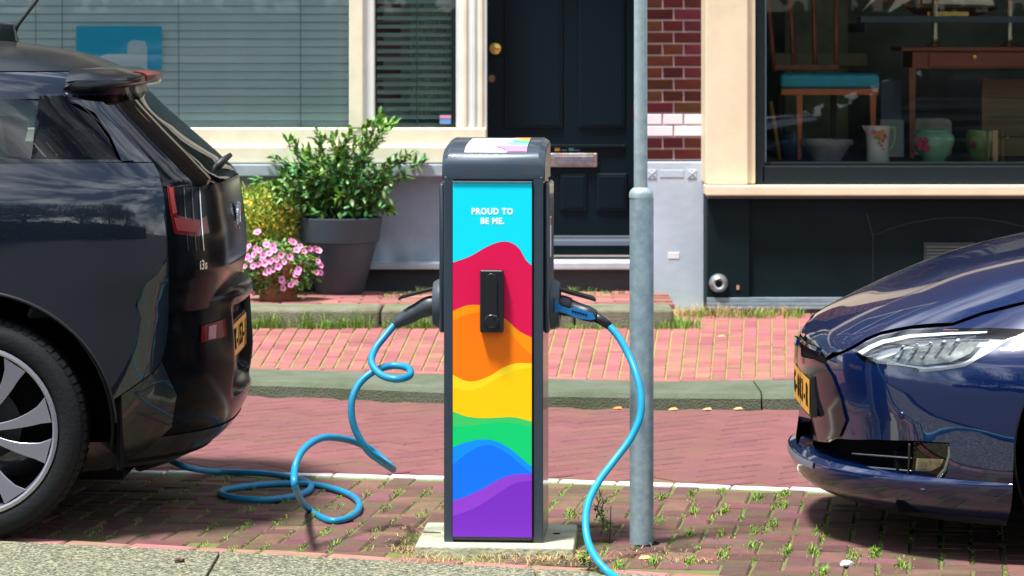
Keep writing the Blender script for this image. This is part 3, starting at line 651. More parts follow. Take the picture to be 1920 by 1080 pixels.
# ------------------------------------------------------------------ implicit car skins
class Skin:
    """horizontal slices: end position xe(z), half width w(z), exponent n(z); sg=+1 closes towards +x, -1 towards -x"""
    def __init__(s, xe, w, n, A, sg, Yc): s.xe, s.w, s.n, s.A, s.sg, s.Yc = xe, w, n, A, sg, Yc
    @staticmethod
    def itp(tab, z):
        if z <= tab[0][0]: return tab[0][1]
        if z >= tab[-1][0]: return tab[-1][1]
        k = 0
        while tab[k+1][0] < z: k += 1
        (x0,y0),(x1,y1) = tab[k], tab[k+1]; h = x1-x0
        def sl(i): return (tab[i+1][1]-tab[i][1])/(tab[i+1][0]-tab[i][0])
        def tg(i):
            if i == 0: return sl(0)
            if i == len(tab)-1: return sl(i-1)
            a, b = sl(i-1), sl(i); return 0 if a*b <= 0 else 2*a*b/(a+b)
        m0, m1 = tg(k), tg(k+1); t = (z-x0)/h
        return (2*t**3-3*t*t+1)*y0+(t**3-2*t*t+t)*h*m0+(-2*t**3+3*t*t)*y1+(t**3-t*t)*h*m1
    def par(s, z): return s.itp(s.xe,z), s.itp(s.w,z), s.itp(s.n,z)
    def f(s, x, y, z):
        xe, w, n = s.par(z); d = max(0, s.sg*(x-(xe-s.sg*s.A)))/s.A
        return d**n+(abs(y)/w)**n-1
    def y_at(s, x, z):
        xe, w, n = s.par(z); d = min(1, max(0, s.sg*(x-(xe-s.sg*s.A)))/s.A)
        return -w*max(0,1-d**n)**(1/n)
    def x_at(s, y, z):
        xe, w, n = s.par(z); t = min(1, abs(y)/w)
        return xe-s.sg*s.A+s.sg*s.A*max(0,1-t**n)**(1/n)
    def z_at(s, x, y, zlo, zhi):
        if s.f(x,y,zlo) > 0: return zlo
        a, b = zlo, zhi
        for _ in range(34):
            c = (a+b)/2
            if s.f(x,y,c) <= 0: a = c
            else: b = c
        return a
    def nrm(s, p):
        e = 1.5e-3; x, y, z = p
        g = Vector((s.f(x+e,y,z)-s.f(x-e,y,z), s.f(x,y+e,z)-s.f(x,y-e,z), s.f(x,y,z+e)-s.f(x,y,z-e)))
        return g.normalized() if g.length > 1e-9 else Vector((0,-1,0))
    def hit(s, px, py):
        dx, dz = (px-960)/F, -(py-YH)/F; Y = s.Yc-1.02; prev = None
        while Y < s.Yc+.05:
            if s.f(dx*Y, Y-s.Yc, H+dz*Y) <= 0: break
            prev = Y; Y += .01
        else:
            Y = s.Yc-.002; return Vector((dx*Y, -.002, H+dz*Y))
        if prev is not None:
            a, b = prev, Y
            for _ in range(20):
                c = (a+b)/2
                if s.f(dx*c, c-s.Yc, H+dz*c) <= 0: b = c
                else: a = c
            Y = b
        return Vector((dx*Y, Y-s.Yc, H+dz*Y))
def inside(p, poly):
    r = False; j = len(poly)-1
    for i in range(len(poly)):
        a, b = poly[i], poly[j]
        if (a[1] > p[1]) != (b[1] > p[1]) and p[0] < (b[0]-a[0])*(p[1]-a[1])/(b[1]-a[1])+a[0]: r = not r
        j = i
    return r
def densify(poly, st):
    out = []
    for i in range(len(poly)):
        a, b = Vector(poly[i]), Vector(poly[(i+1)%len(poly)]); n = max(1, int((b-a).length/st))
        out += [tuple(a+(b-a)*k/n) for k in range(n)]
    return out
def patch(name, skin, poly, mode, m, parent, off=.004, st=.03, holes=(), zr=(0,2), mirror=False):
    """a panel cut from the skin: poly in (x,z), (y,z) or (x,y) of the car"""
    poly = densify(poly, st); hs = [densify(h, st) for h in holes]
    vs = [Vector(p) for p in poly]; es = [(i,(i+1)%len(poly)) for i in range(len(poly))]
    for h in hs:
        k = len(vs); vs += [Vector(p) for p in h]; es += [(k+i, k+(i+1)%len(h)) for i in range(len(h))]
    x0, x1 = min(p[0] for p in poly), max(p[0] for p in poly); y0, y1 = min(p[1] for p in poly), max(p[1] for p in poly)
    gx = x0+st/2
    while gx < x1:
        gy = y0+st/2
        while gy < y1:
            if inside((gx,gy), poly) and not any(inside((gx,gy),h) for h in hs) and min((Vector((gx,gy))-v).length_squared for v in vs[:len(poly)+sum(map(len,hs))]) > (st*.45)**2: vs.append(Vector((gx+random.uniform(-.03,.03)*st,gy+random.uniform(-.03,.03)*st)))
            gy += st
        gx += st
    r = delaunay_2d_cdt([v.to_2d() for v in vs], es, [], 0, 1e-7)
    ov, of = r[0], r[2]; V, N, Fc = [], [], []
    for v in ov:
        if mode == 'xz': p = Vector((v[0], skin.y_at(v[0],v[1]), v[1]))
        elif mode == 'yz': p = Vector((skin.x_at(v[0],v[1]), v[0], v[1]))
        else: p = Vector((v[0], v[1], skin.z_at(v[0],v[1],*zr)))
        n = skin.nrm(p); V.append(p+n*off); N.append(n)
    for t in of:
        c = ((ov[t[0]][0]+ov[t[1]][0]+ov[t[2]][0])/3, (ov[t[0]][1]+ov[t[1]][1]+ov[t[2]][1])/3)
        if inside(c, poly) and not any(inside(c,h) for h in hs):
            a, b, d = (V[i] for i in t)
            g = (b-a).cross(d-a)
            Fc.append(tuple(t) if g.dot(N[t[0]]+N[t[1]]+N[t[2]]) >= 0 else tuple(t)[::-1])
    objs = [meshobj(name, V, Fc, m, parent, True, True, N)]
    if mirror:
        objs.append(meshobj(name, [Vector((v.x,-v.y,v.z)) for v in V], [f_[::-1] for f_ in Fc], m, parent, True, True, [Vector((n.x,-n.y,n.z)) for n in N]))
    return objs[0]
def ring(name, skin, zs, m, parent, xfar, th0=-1, th1=1, off=0, seg=72, cap=False, mod=None):
    """slices lofted round the closed end, sides run on to xfar"""
    V, N, Fc = [], [], []; cnt = None
    for z in zs:
        xe, w, n = skin.par(z); row = []
        long = skin.sg*(xe-skin.sg*skin.A-xfar) > 0
        if th1 >= 1 and long:
            for k in range(6): row.append((xfar+(xe-skin.sg*skin.A-xfar)*k/6, -w))
        for k in range(seg+1):
            t = (th1+(th0-th1)*k/seg); t = math.copysign(abs(t)**.8, t); a = t*math.pi/2
            row.append((xe-skin.sg*skin.A+skin.sg*skin.A*max(0,math.cos(a))**(2/n), -math.copysign(abs(math.sin(a))**(2/n), a)*w))
        if th0 <= -1 and long:
            for k in range(6): row.append((xe-skin.sg*skin.A+(xfar-xe+skin.sg*skin.A)*(k+1)/6, w))
        for x, y in row:
            if skin.sg*(x-xfar) < 0: x, y = xfar, math.copysign(skin.y_at(xfar,z), y)
            if mod: x += mod(y, z)
            p = Vector((x,y,z)); nn = skin.nrm(p); V.append(p+nn*off); N.append(nn)
        cnt = len(row)
    for i in range(len(zs)-1):
        for k in range(cnt-1):
            fc = (i*cnt+k, i*cnt+k+1, (i+1)*cnt+k+1, (i+1)*cnt+k)
            Fc.append(fc if skin.sg > 0 else fc[::-1])
    if cap: Fc.append(tuple(range((len(zs)-1)*cnt, len(zs)*cnt)))
    return meshobj(name, V, Fc, m, parent, True, True, N if not cap and not mod else None)
def pxz(skin, pts): return [(h.x, h.z) for h in (skin.hit(*p) for p in pts)]
def pyz(skin, pts): return [(h.y, h.z) for h in (skin.hit(*p) for p in pts)]
def pxy(skin, pts): return [(h.x, h.y) for h in (skin.hit(*p) for p in pts)]
def frange(a, b, n): return [a+(b-a)*i/n for i in range(n+1)]

gloss_black = mat('gloss_black', (.006,.007,.008), .06, coat=1)
trim_black = mat('trim_black', (.012,.013,.014), .5)
rubber = mat('rubber', (.008,.009,.010), .7, bump=.2, bscale=80, spec=.25)
paint_a = mat('slate_paint', (.006,.010,.019), .30, .1, coat=1, coat_ior=1.68, spec=.15)
paint_b = mat('deep_blue_paint', (.0002,.0085,.056), .30, .08, coat=1, coat_ior=1.75, spec=.15)
hatch = mat('hatch_black', (.003,.004,.006), .17, spec=.10)
softblack = mat('soft_black', (.005,.006,.007), .3, spec=.2)
alloy = mat('alloy', (.44,.44,.50), .26, .8)
chrome = mat('chrome', (.75,.78,.8), .08, 1)
redl = mat('red_lens', (.14,.006,.006), .12, spec=.3)
redg = mat('red_glow', (.26,.022,.014), .4)
yel = mat('plate_yellow', (.85,.42,.02), .4)
dglass = glass('dark_glass', (.05,.06,.065), 1.55, 2.2)
tglass = glass('tint_glass', (.42,.50,.50), 1.55, 1.8)

def wheel(name, car, x, y, R_, wd, rim, side, spokes=10, label=None):
    """tyre, rim and blades; side -1 = outer face towards -y"""
    w = bpy.data.objects.new(name, None); COL.objects.link(w); w.parent = car; w.location = (x,y,R_); w.empty_display_size = .05
    h = wd/2
    prof = [(rim-.012,h*.55),(rim-.004,h*.86),(rim+.012,h*.98),((rim+R_)/2,h*1.02),(R_-.03,h*.96),(R_-.012,h*.84),(R_-.002,h*.62),(R_,h*.30),(R_,-h*.30),(R_-.002,-h*.62),(R_-.012,-h*.84),(R_-.03,-h*.96),((rim+R_)/2,-h*1.02),(rim+.012,-h*.98),(rim-.004,-h*.86),(rim-.012,-h*.55)]
    t = lathe('tyre', prof, (0,0,0), rubber, w, 'Y', 72, True, True); t.modifiers.clear()
    tv, tf = [], []                                   # tread blocks at the shoulder
    for i in range(72):
        a0, a1 = 2*math.pi*i/72, 2*math.pi*(i+.72)/72
        for s in (-1,1):
            k = len(tv)
            for a in (a0,a1):
                for r_, yy in ((R_-.010,s*h*.86),(R_+.002,s*h*.62),(R_+.003,s*h*.25)): tv.append((r_*math.cos(a), yy, r_*math.sin(a)))
            for q in range(2): tf.append((k+q,k+q+1,k+3+q+1,k+3+q))
    meshobj('tread', tv, tf, rubber, w, False, True)['kind'] = 'stuff'
    yo = side*h
    lathe('rim', [(rim,yo*.97),(rim-.010,yo*1.0),(rim-.016,yo*.96),(rim-.022,yo*.55),(rim-.03,-yo*.7)], (0,0,0), alloy, w, 'Y', 64, True, True)
    lathe('barrel', [(rim-.028,yo*.5),(rim-.035,-yo*.5),(.03,-yo*.55)], (0,0,0), black, w, 'Y', 48, True, True)
    lathe('brake_disc', [(.05,-yo*.05),(.14,-yo*.05),(.14,-yo*.15),(.05,-yo*.15)], (0,0,0), mat('disc_steel', (.04,.04,.04), .4, .6), w, 'Y', 40, True, True)
    lathe('hub', [(0,yo*.62),(.035,yo*.62),(.05,yo*.55),(.06,yo*.3),(.06,-yo*.5)], (0,0,0), alloy, w, 'Y', 32, True, True)
    for i in range(spokes):
        a = 2*math.pi*i/spokes+.36-.20+(.05 if i % 2 else -.05)
        V = []
        N_ = 7
        for k in range(N_):
            t_ = k/(N_-1); r_ = .045+(rim-.018-.045)*t_; sw = a+.16*t_**1.6; hw = (.011+.024*t_**2.0)/max(r_,.05)
            if k == N_-1: hw *= 1.18
            dep = yo*(.60+.36*t_**.8)
            for da, dy in ((-hw,0),(hw,0),(hw*.8,-side*.028),(-hw*.8,-side*.028)):
                V.append((r_*math.cos(sw+da), dep+dy, r_*math.sin(sw+da)))
        f_ = []
        for k in range(N_-1):
            for q in range(4): f_.append((k*4+q,(k+1)*4+q,(k+1)*4+(q+1)%4,k*4+(q+1)%4))
        meshobj('spoke', V, f_ , alloy, w, False, True, bevel=.003)
    return w
def circ(cx, cz, r, a0, a1, n=22): return [(cx+r*math.cos(R(a0+(a1-a0)*k/n)), cz+r*math.sin(R(a0+(a1-a0)*k/n))) for k in range(n+1)]

# ------------------------------------------------------------------ dark hatchback (rear end in view)
YA = 10.39
carA = empty('parked_car', (0,YA,0), label='dark slate hatchback seen from the rear side, plugged into the charger', cat='car', group='parked electric cars')
wA = [(.14,.80),(.22,.84),(.40,.872),(.60,.886),(.80,.889),(.96,.888),(1.0,.887),(1.01,.886),(1.05,.8795),(1.10,.866),(1.14,.852),(1.18,.834),(1.20,.824),(1.38,.722),(1.44,.665),(1.49,.59),(1.52,.51),(1.545,.38),(1.56,.24),(1.573,.06)]
nA = [(.2,4.2),(.8,4.2),(1.1,4.4),(1.38,4.0),(1.5,3.2),(1.573,2.6)]
bodyA = Skin([(.14,-1.0),(.70,-.95),(.768,-.935),(.832,-.922),(.922,-.926),(1.012,-.938),(1.093,-.952),(1.156,-1.010),(1.273,-1.136),(1.376,-1.241),(1.44,-1.285),(1.50,-1.41),(1.52,-1.475),(1.54,-1.58),(1.555,-1.70),(1.573,-2.3)], wA, nA, 1.15, 1, YA)
bumpA = Skin([(.145,-1.20),(.165,-1.12),(.204,-1.046),(.263,-.956),(.344,-.905),(.435,-.88),(.507,-.873),(.579,-.878),(.687,-.887),(.735,-.889),(.750,-.905)], wA, [(.2,2.7),(.75,2.8)], 1.10, 1, YA)
WX, WZ, WR = -1.673, .35, .35
XF = -4.75
xa = WX+.432
def sstep(a, b, v): t = min(1,max(0,(v-a)/(b-a))); return t*t*(3-2*t)
def recess(y, z): return -.062*(1-sstep(.29,.34,abs(y)))*sstep(.385,.45,z)*(1-sstep(.665,.70,z))
ring('bumper', bumpA, [.145,.155,.175,.204,.235,.263,.30,.344,.375,.39,.405,.42,.435,.45,.47,.507,.54,.579,.63,.66,.67,.68,.69,.70,.72,.738,.747,.750], hatch, carA, xa+.03, seg=170, mod=recess)
V = [Vector((bumpA.x_at(y,.75)-.001, y, .7495)) for y in frange(-.70,.70,40)]
meshobj('bumper_ledge', V+[Vector((v.x-.14,v.y,.752)) for v in V], [(i,i+1,42+i,41+i) for i in range(40)], softblack, carA, True, True)
# tailgate, rear glass, greenhouse and roof
tgA = pxz(bodyA, [(300,345)])[0][0]
ring('tailgate', bodyA, frange(.70,1.095,24), hatch, carA, -1.5, -.86, .86, .0)
ring('rear_window', bodyA, frange(1.097,1.385,18), glass('rear_glass', (.02,.028,.03), 1.5, .8), carA, -1.5, -.84, .84, .0)
rfz = frange(1.375,1.46,8)
ring('roof_frame', bodyA, rfz, paint_a, carA, -3.6)
rp = [(bodyA.x_at(y_,1.46), y_) for y_ in frange(-.60,.60,40)]
patch('roof', bodyA, [(-3.0,-.60)]+rp+[(-3.0,.60)], 'xy', mat('roof_black', (.008,.010,.012), .22, spec=.3), carA, .0025, .035, zr=(1.40,1.5729))
# sides, both flanks
beltz = 1.18
edge = pxz(bodyA, [(286,308),(297,330),(304,360),(309,400),(312,450),(314,500),(314,560),(313,610),(309,645),(300,676),(285,697),(250,722),(207,752)])
side = [(-3.05,beltz-.004),(-2.2,beltz)] + [(-1.8,beltz),(-1.4,beltz-.002)] + edge + circ(WX,WZ,.432,24,180) + [(WX-.432,.22),(-3.05,.22)]
patch('quarter_panel', bodyA, side, 'xz', paint_a, carA, .006, .022, mirror=True)
patch('front_panel', bodyA, [(-3.06,beltz-.004),(-3.06,.22),(-3.80,.22),(-3.80,.35)]+circ(-4.243,WZ,.43,0,180)+[(-4.7,.35),(-4.72,.70),(-4.5,.95),(-3.9,1.08)], 'xz', paint_a, carA, .006, .05, mirror=True)
low = pxz(bumpA, [(207,754),(252,724),(287,699),(302,678)])
patch('side_skirt', bumpA, low + pxz(bumpA, [(330,740),(320,800),(270,845),(212,868)]) + [(xa+.004,.24),(xa+.004,.34)], 'xz', mat('slate_dark', (.008,.012,.018), .3, .4, coat=.8), carA, .004, .035, mirror=True)
# side glass with pillars
win = [(-2.7,1.205),(-2.72,1.36)] + pxz(bodyA, [(0,186),(60,188),(132,193),(168,213),(196,250),(220,302)])
patch('side_window', bodyA, win, 'xz', tglass, carA, .0, .04, mirror=True)
patch('front_side_window', bodyA, [(-2.76,1.2),(-3.7,1.15),(-3.3,1.34),(-2.78,1.37)], 'xz', tglass, carA, .0, .05, mirror=True)
patch('window_trim', bodyA, pxz(bodyA, [(-400,297),(0,299),(180,302),(219,302),(228,306),(0,308),(-400,306)]), 'xz', gloss_black, carA, .007, .04, mirror=True)
patch('roof_pillar', bodyA, pxz(bodyA, [(130,190),(150,192),(190,228),(226,276),(248,304),(227,305),(205,256),(176,215)]), 'xz', paint_a, carA, .008, .03, mirror=True)
patch('pillar_trim', bodyA, pxz(bodyA, [(150,190),(192,194),(270,290),(284,306),(250,306),(228,276),(192,228)]), 'xz', gloss_black, carA, .006, .03, mirror=True)
for px in (-6,): patch('window_divider', bodyA, pxz(bodyA, [(px-40,186),(px+4,186),(px+22,302),(px-14,302)]), 'xz', gloss_black, carA, -.02, .04, mirror=True)
# cabin
box('cabin_floor', -4.6, -1.24, -.60, .60, .16, .85, black, carA, local=True)
box('floor_pan', -3.78, -2.14, -.82, .82, .15, .4, black, carA, local=True)
up = [(max(-1.225, bumpA.x_at(y_,.26)-.05), y_) for y_ in frange(-.78,.78,30)]
prism('rear_pan', up+[(-1.238,.78),(-1.238,-.78)], .215, .55, black, carA, local=True)
box('rear_bulkhead', -1.9, -1.35, -.68, .68, .80, 1.06, trim_black, carA, local=True)
box('wheel_box', -3.6, -2.2, -.84, .84, .2, .8, trim_black, carA, local=True)
for y in (-.38,.38):
    meshobj('rear_seat', [(-2.3,y-.27,.8),(-1.85,y-.27,.8),(-1.72,y-.25,1.28),(-1.84,y-.25,1.3),(-2.3,y+.27,.8),(-1.85,y+.27,.8),(-1.72,y+.25,1.28),(-1.84,y+.25,1.3)], [(0,1,2,3),(7,6,5,4),(0,4,5,1),(1,5,6,2),(2,6,7,3),(3,7,4,0)], trim_black, carA, local=True, bevel=.04)
    box('front_seat', -3.15, -3.02, y-.24, y+.24, .7, 1.32, trim_black, carA, local=True, bevel=.05)
meshobj('bonnet', [(-3.6,-.72,1.14),(-3.6,.72,1.14),(-4.5,.66,.95),(-4.5,-.66,.95),(-4.85,-.4,.6),(-4.85,.4,.6)], [(0,1,2,3)[::-1],(3,2,5,4)[::-1]], paint_a, carA, local=True)
meshobj('windscreen', [(-3.6,-.72,1.14),(-3.6,.72,1.14),(-2.95,.55,1.53),(-2.95,-.55,1.53)], [(0,1,2,3)], tglass, carA, local=True)
# wheel arch lining and wheels
def liner(car, cx, cz, r, y0, y1):
    c = circ(cx,cz,r,-8,205,30)
    meshobj('arch_liner', [(a,y0,b) for a,b in c]+[(a,y1,b) for a,b in c]+[(cx,y1,cz)], [(i,i+1,32+i,31+i) for i in range(30)]+[(31+i,32+i,62) for i in range(30)], black, car, local=True)
liner(carA, WX, WZ, .43, -.862, -.58)
tube('arch_lip', [(x_, bodyA.y_at(x_,max(z_,.2))-.004, z_) for x_, z_ in circ(WX,WZ,.434,2,185,40)], .006, trim_black, carA, 8, local=True)
for xw in (WX, -4.243):
    for s in (-1,1): wheel('wheel', carA, xw, s*(.887-.095), WR, .17, .266, s)
# roof spoiler
def trail(y): t = abs(y)/.58; return -1.203-.055*t**2-.13*t**7, 1.449-.020*t**2-.012*t**6
V, Fc = [], []
ys = frange(-.58,.58,44)
for y in ys:
    t = abs(y)/.58; xt, zt = trail(y); th = .030*(1-.35*t**4)
    xf = max(bodyA.x_at(y, 1.455), -1.40)-.03; zf = bodyA.z_at(xf, y, 1.38, 1.5729)+.004
    xu = max(bodyA.x_at(y, 1.40), -1.42)-.02
    sec = [(xf,zf), (xf*.55+xt*.45, zf*.5+(zt+.012)*.5+.004), (xt-.045,zt+.010), (xt-.012,zt+.004), (xt,zt-.004), (xt+.001,zt-th*.6), (xt-.006,zt-th), (xt-.03,zt-th-.004), (xu*.5+xt*.5,zt-th-.006), (xu,1.398)]
    V += [(a,y,b) for a,b in sec]
K = 10
for i in range(len(ys)-1):
    for q in range(K-1): Fc.append((i*K+q,i*K+q+1,(i+1)*K+q+1,(i+1)*K+q))
Fc += [tuple(range(K))[::-1], tuple((len(ys)-1)*K+q for q in range(K))]
sp = meshobj('roof_spoiler', V, Fc, mat('spoiler_black', (.006,.007,.009), .16, spec=.35), carA, True, True)
V = []
for y in frange(-.22,.22,12):
    xt, zt = trail(y); V += [(xt-.045,y,zt+.0125),(xt-.010,y,zt+.008),(xt+.004,y,zt-.002),(xt+.004,y,zt-.018),(xt-.004,y,zt-.022)]
meshobj('brake_light', V, [(i*5+q,i*5+q+1,(i+1)*5+q+1,(i+1)*5+q) for i in range(12) for q in range(4)]+[(4,3,2,1,0),tuple(60+q for q in range(5))], mat('brake_lens', (.16,.008,.010), .2), sp, local=True)
# tail lamp behind the black glass, badges, lamps, plate
tl = patch('tail_lamp', bodyA, pxz(bodyA, [(312,348),(325,352),(331,404),(372,412),(386,404),(391,436),(366,444),(326,438),(318,400)]), 'xz', redl, carA, .003, .02)
patch('lamp_bar', bodyA, pxz(bodyA, [(324,408),(372,416),(370,436),(330,432)]), 'xz', redg, tl, .0055, .02)
patch('lamp_bar', bodyA, pxz(bodyA, [(315,352),(322,354),(330,398),(322,402)]), 'xz', redg, tl, .0055, .02)
for (px, w_) in ((343,1.2),(358,1.2),(372,1.5)): patch('glass_edge', bodyA, pxz(bodyA, [(px,352),(px+w_,352),(px+8+w_,470),(px+8,470)]), 'xz', chrome if px == 372 else gloss_black, carA, .004, .03)
bz = Z(403,YA)
bxp = bodyA.x_at(-.02, bz)
rd = lathe('badge_ring', [(.0,.004),(.042,.004),(.046,.0),(.046,-.004)], (bxp+.004,0,bz), gloss_black, carA, 'X', 32, True, True)
lathe('badge_rim', [(.043,.0045),(.0465,.006),(.048,.0)], (bxp+.004,0,bz), chrome, rd, 'X', 32, True, True)
for q in range(4):
    vs = [(bxp+.009,0,bz)]+[(bxp+.009,.027*math.cos(R(90*q+9*k)),bz+.027*math.sin(R(90*q+9*k))) for k in range(11)]
    meshobj('badge_quarter', vs, [(0,k,k+1) for k in range(1,11)], mat('badge_blue', (.02,.16,.5), .3) if q % 2 else mat('badge_white', (.8,.8,.8), .3), rd, local=True)
h = bodyA.hit(378,497); nn = bodyA.nrm(h)
text('model_badge', 'i3s', .042, chrome, carA, facing(h+nn*.006, nn), .002, .0008)
patch('rear_reflector', bumpA, pyz(bumpA, [(375,611),(420,597),(422,630),(374,642)]), 'yz', redl, carA, .006, .02)
patch('reflector_core', bumpA, pyz(bumpA, [(388,612),(402,608),(401,634),(387,637)]), 'yz', mat('lens_pale', (.36,.16,.18), .2), carA, .008, .02)
def plate(car, skin, yc, zc, txt, bow=.55, w=.52, h_=.11, sg=1, inset=0.0):
    V, V2, n = [], [], 16
    for k in range(n+1):
        y = yc-w/2+w*k/n; x = skin.x_at(y*bow, zc)+sg*.012-inset
        for dz in (-h_/2, h_/2): V.append((x,y,zc+dz)); 
        for dz in (-h_/2-.009, h_/2+.009): V2.append((x-sg*.004,y*1.0+(k-n/2)*.0012,zc+dz))
    fc = [(2*k,2*k+2,2*k+3,2*k+1) for k in range(n)]
    if sg < 0: fc = [f_[::-1] for f_ in fc]
    fr_ = meshobj('plate_holder', V2, fc, trim_black, car, local=True)
    so = fr_.modifiers.new('s','SOLIDIFY'); so.thickness = .02; so.offset = -1
    pl = meshobj('number_plate', V, fc, yel, car, local=True)
    cw_ = w/(len(txt)+.6)
    for i, ch in enumerate(txt):
        if ch == ' ': continue
        y = yc+sg*(-w/2+cw_*(i+.8)); x = skin.x_at(y*bow, zc)+sg*.0135-inset
        x2 = skin.x_at((y+.01)*bow, zc)+sg*.0135-inset
        nrm_ = Vector((.01, -(x2-x), 0))*sg
        text('plate_character', ch, .098, black, pl, facing((x,y,zc-.002), nrm_), .0005, .0022, sx=.95)
plate(carA, bumpA, .0, Z(628,YA), 'TK-153-J', bow=.0, inset=.057)
patch('lower_trim', bumpA, [(-.82,.20),(.82,.20),(.82,.30),(-.82,.30)], 'yz', mat('diffuser', (.02,.021,.022), .25, coat=.5), carA, .003, .03)
# wiper, aerial
wx_ = P(405,318,YA); tube('rear_wiper', [Vector((X(398,YA),-.02,Z(322,YA))), Vector((X(416,YA),0,Z(303,YA))), Vector((X(432,YA),.02,Z(290,YA)))], [.018,.014,.008], trim_black, carA, 10, local=True)
az = Z(75,YA)
fin = meshobj('aerial_base', [(X(-60,YA),-.03,Z(80,YA)),(X(35,YA),-.018,Z(80,YA)),(X(35,YA),.018,Z(80,YA)),(X(-60,YA),.03,Z(80,YA)),(X(-20,YA),-.014,Z(40,YA)),(X(28,YA),-.008,Z(44,YA)),(X(28,YA),.008,Z(44,YA)),(X(-20,YA),.014,Z(40,YA))], BOXF, gloss_black, carA, local=True, bevel=.006)
tube('aerial_rod', [Vector((X(22,YA),0,Z(66,YA))), Vector((X(34,YA),0,Z(46,YA))), Vector((X(70,YA),0,Z(0,YA))), Vector((X(92,YA),0,Z(-30,YA)))], [.012,.007,.005,.005], trim_black, fin, 8, local=True)

# ------------------------------------------------------------------ blue saloon (nose in view)
YB = 9.93
carB = empty('parked_car', (0,YB,0), label='glossy deep blue saloon with its nose towards the charger', cat='car', group='parked electric cars')
wB = [(.13,.86),(.20,.92),(.30,.955),(.42,.965),(.515,.966),(.53,.968),(.56,.960),(.64,.935),(.72,.905),(.78,.89),(.85,.87),(.90,.85),(.95,.80),(1.0,.70)]
nB = [(.15,2.5),(.5,2.5),(.65,2.6),(.8,3.0),(1.0,3.2)]
bodyB = Skin([(.13,1.02),(.20,.985),(.30,.965),(.38,.955),(.45,.943),(.53,.938),(.57,.94),(.601,.945),(.625,.960),(.674,1.036),(.725,1.138),(.784,1.276),(.838,1.414),(.873,1.534),(.901,1.655),(.932,1.80),(.98,2.02),(1.0,2.3)], wB, nB, .98, -1, YB)
lipB = Skin([(.130,.99),(.150,.945),(.185,.912),(.225,.902),(.245,.905),(.255,.93)], [(.13,.87),(.2,.918),(.255,.937)], [(.15,2.35),(.25,2.4)], 1.0, -1, YB)
BWX = 1.87; BR = .35; AR = .395
hoodl = [(1507,633),(1518,645),(1535,659),(1551,671),(1575,661),(1598,651),(1625,635),(1651,624),(1704,613),(1786,607),(1841,587),(1920,567),(2010,545)]
hl_xy = pxy(bodyB, hoodl)
hl_xy = [(x, min(y,-.05)) for x, y in hl_xy]
hb = pxy(bodyB, [(1506,630)])[0]
cent = [(bodyB.x_at(0,.606)+.002, 0)]
half = [(x,y) for x, y in hl_xy if y < -.05]
hoodpoly = cent + half + [(2.30,-.72),(2.30,.72)] + [(x,-y) for x, y in half[::-1]]
patch('bonnet', bodyB, hoodpoly, 'xy', paint_b, carB, .004, .04, zr=(.55,1.02))
# fascia and wing
top_edge = pxz(bodyB, [(1538,671),(1569,693),(1583,677),(1606,660)])
lamp_px = [(1601,656),(1625,641),(1651,630),(1704,619),(1778,615),(1850,614),(1920,617),(1938,621),(1889,638),(1841,669),(1810,687),(1767,694),(1717,698),(1707,688),(1688,685),(1630,680),(1617,674),(1607,664)]
lamp = pxz(bodyB, lamp_px)
wing_top = pxz(bodyB, [(1552,675),(1576,665),(1599,655),(1625,639),(1651,628),(1704,617),(1787,611),(1842,591),(1920,571),(2010,549)])
grille_px = [(1502,818),(1530,828),(1570,822),(1640,824),(1710,826),(1780,830),(1783,850),(1776,885),(1762,908),(1740,917),(1680,917),(1600,914),(1540,905),(1506,880),(1490,850)]
grille = pxz(bodyB, grille_px)
arch = circ(BWX,BR,AR,180,20,26)
fas = pxz(bodyB, [(1508,668),(1540,678)]) + wing_top + [(2.62,.84),(2.62,.62)] + [(BWX+AR*math.cos(R(20))+.01,.55)] + circ(BWX,BR,AR,28,180,26) + [(BWX-AR,.16)] + pxz(bodyB, [(1870,960),(1700,925),(1560,905),(1500,862),(1492,820),(1500,760)])
nose_px = [(1503,655),(1520,672),(1547,688),(1560,712),(1575,748),(1586,790),(1584,812),(1560,826),(1530,828),(1508,812),(1494,790),(1494,720)]
nosep = pxz(bodyB, nose_px)
patch('front_wing', bodyB, fas, 'xz', paint_b, carB, .0, .03, holes=[lamp, grille], mirror=True)
ns = patch('nose_cone', bodyB, pyz(bodyB, [(1505,668),(1530,674),(1549,682),(1563,704),(1580,748),(1589,788),(1577,818),(1545,828),(1515,820)]) + [(.0,.30),(.3,.30),(.55,.36),(.62,.44),(.52,.53),(.42,.555),(0,.565)] , 'yz', mat('nose_black', (.010,.010,.016), .12, spec=.35), carB, .006, .03)
# inner dark shell behind the openings
shell = Skin([(a,b+.07) for a,b in bodyB.xe], [(a,b-.06) for a,b in wB], nB, .98, -1, YB)
ring('inner_shell', shell, frange(.16,.60,12), black, carB, 1.42, cap=False)
ring('bonnet_underside', Skin([(a,b+.05) for a,b in bodyB.xe], [(a,b-.035) for a,b in wB], nB, .98, -1, YB), frange(.58,.86,10), black, carB, 2.2)
box('floor_pan', 1.16, 1.46, -.66, .66, .135, .32, black, carB, local=True)
box('floor_pan', 1.46, 5.3, -.66, .66, .14, .3, black, carB, local=True)
box('floor_pan', 2.28, 4.44, -.90, .90, .145, .29, black, carB, local=True)
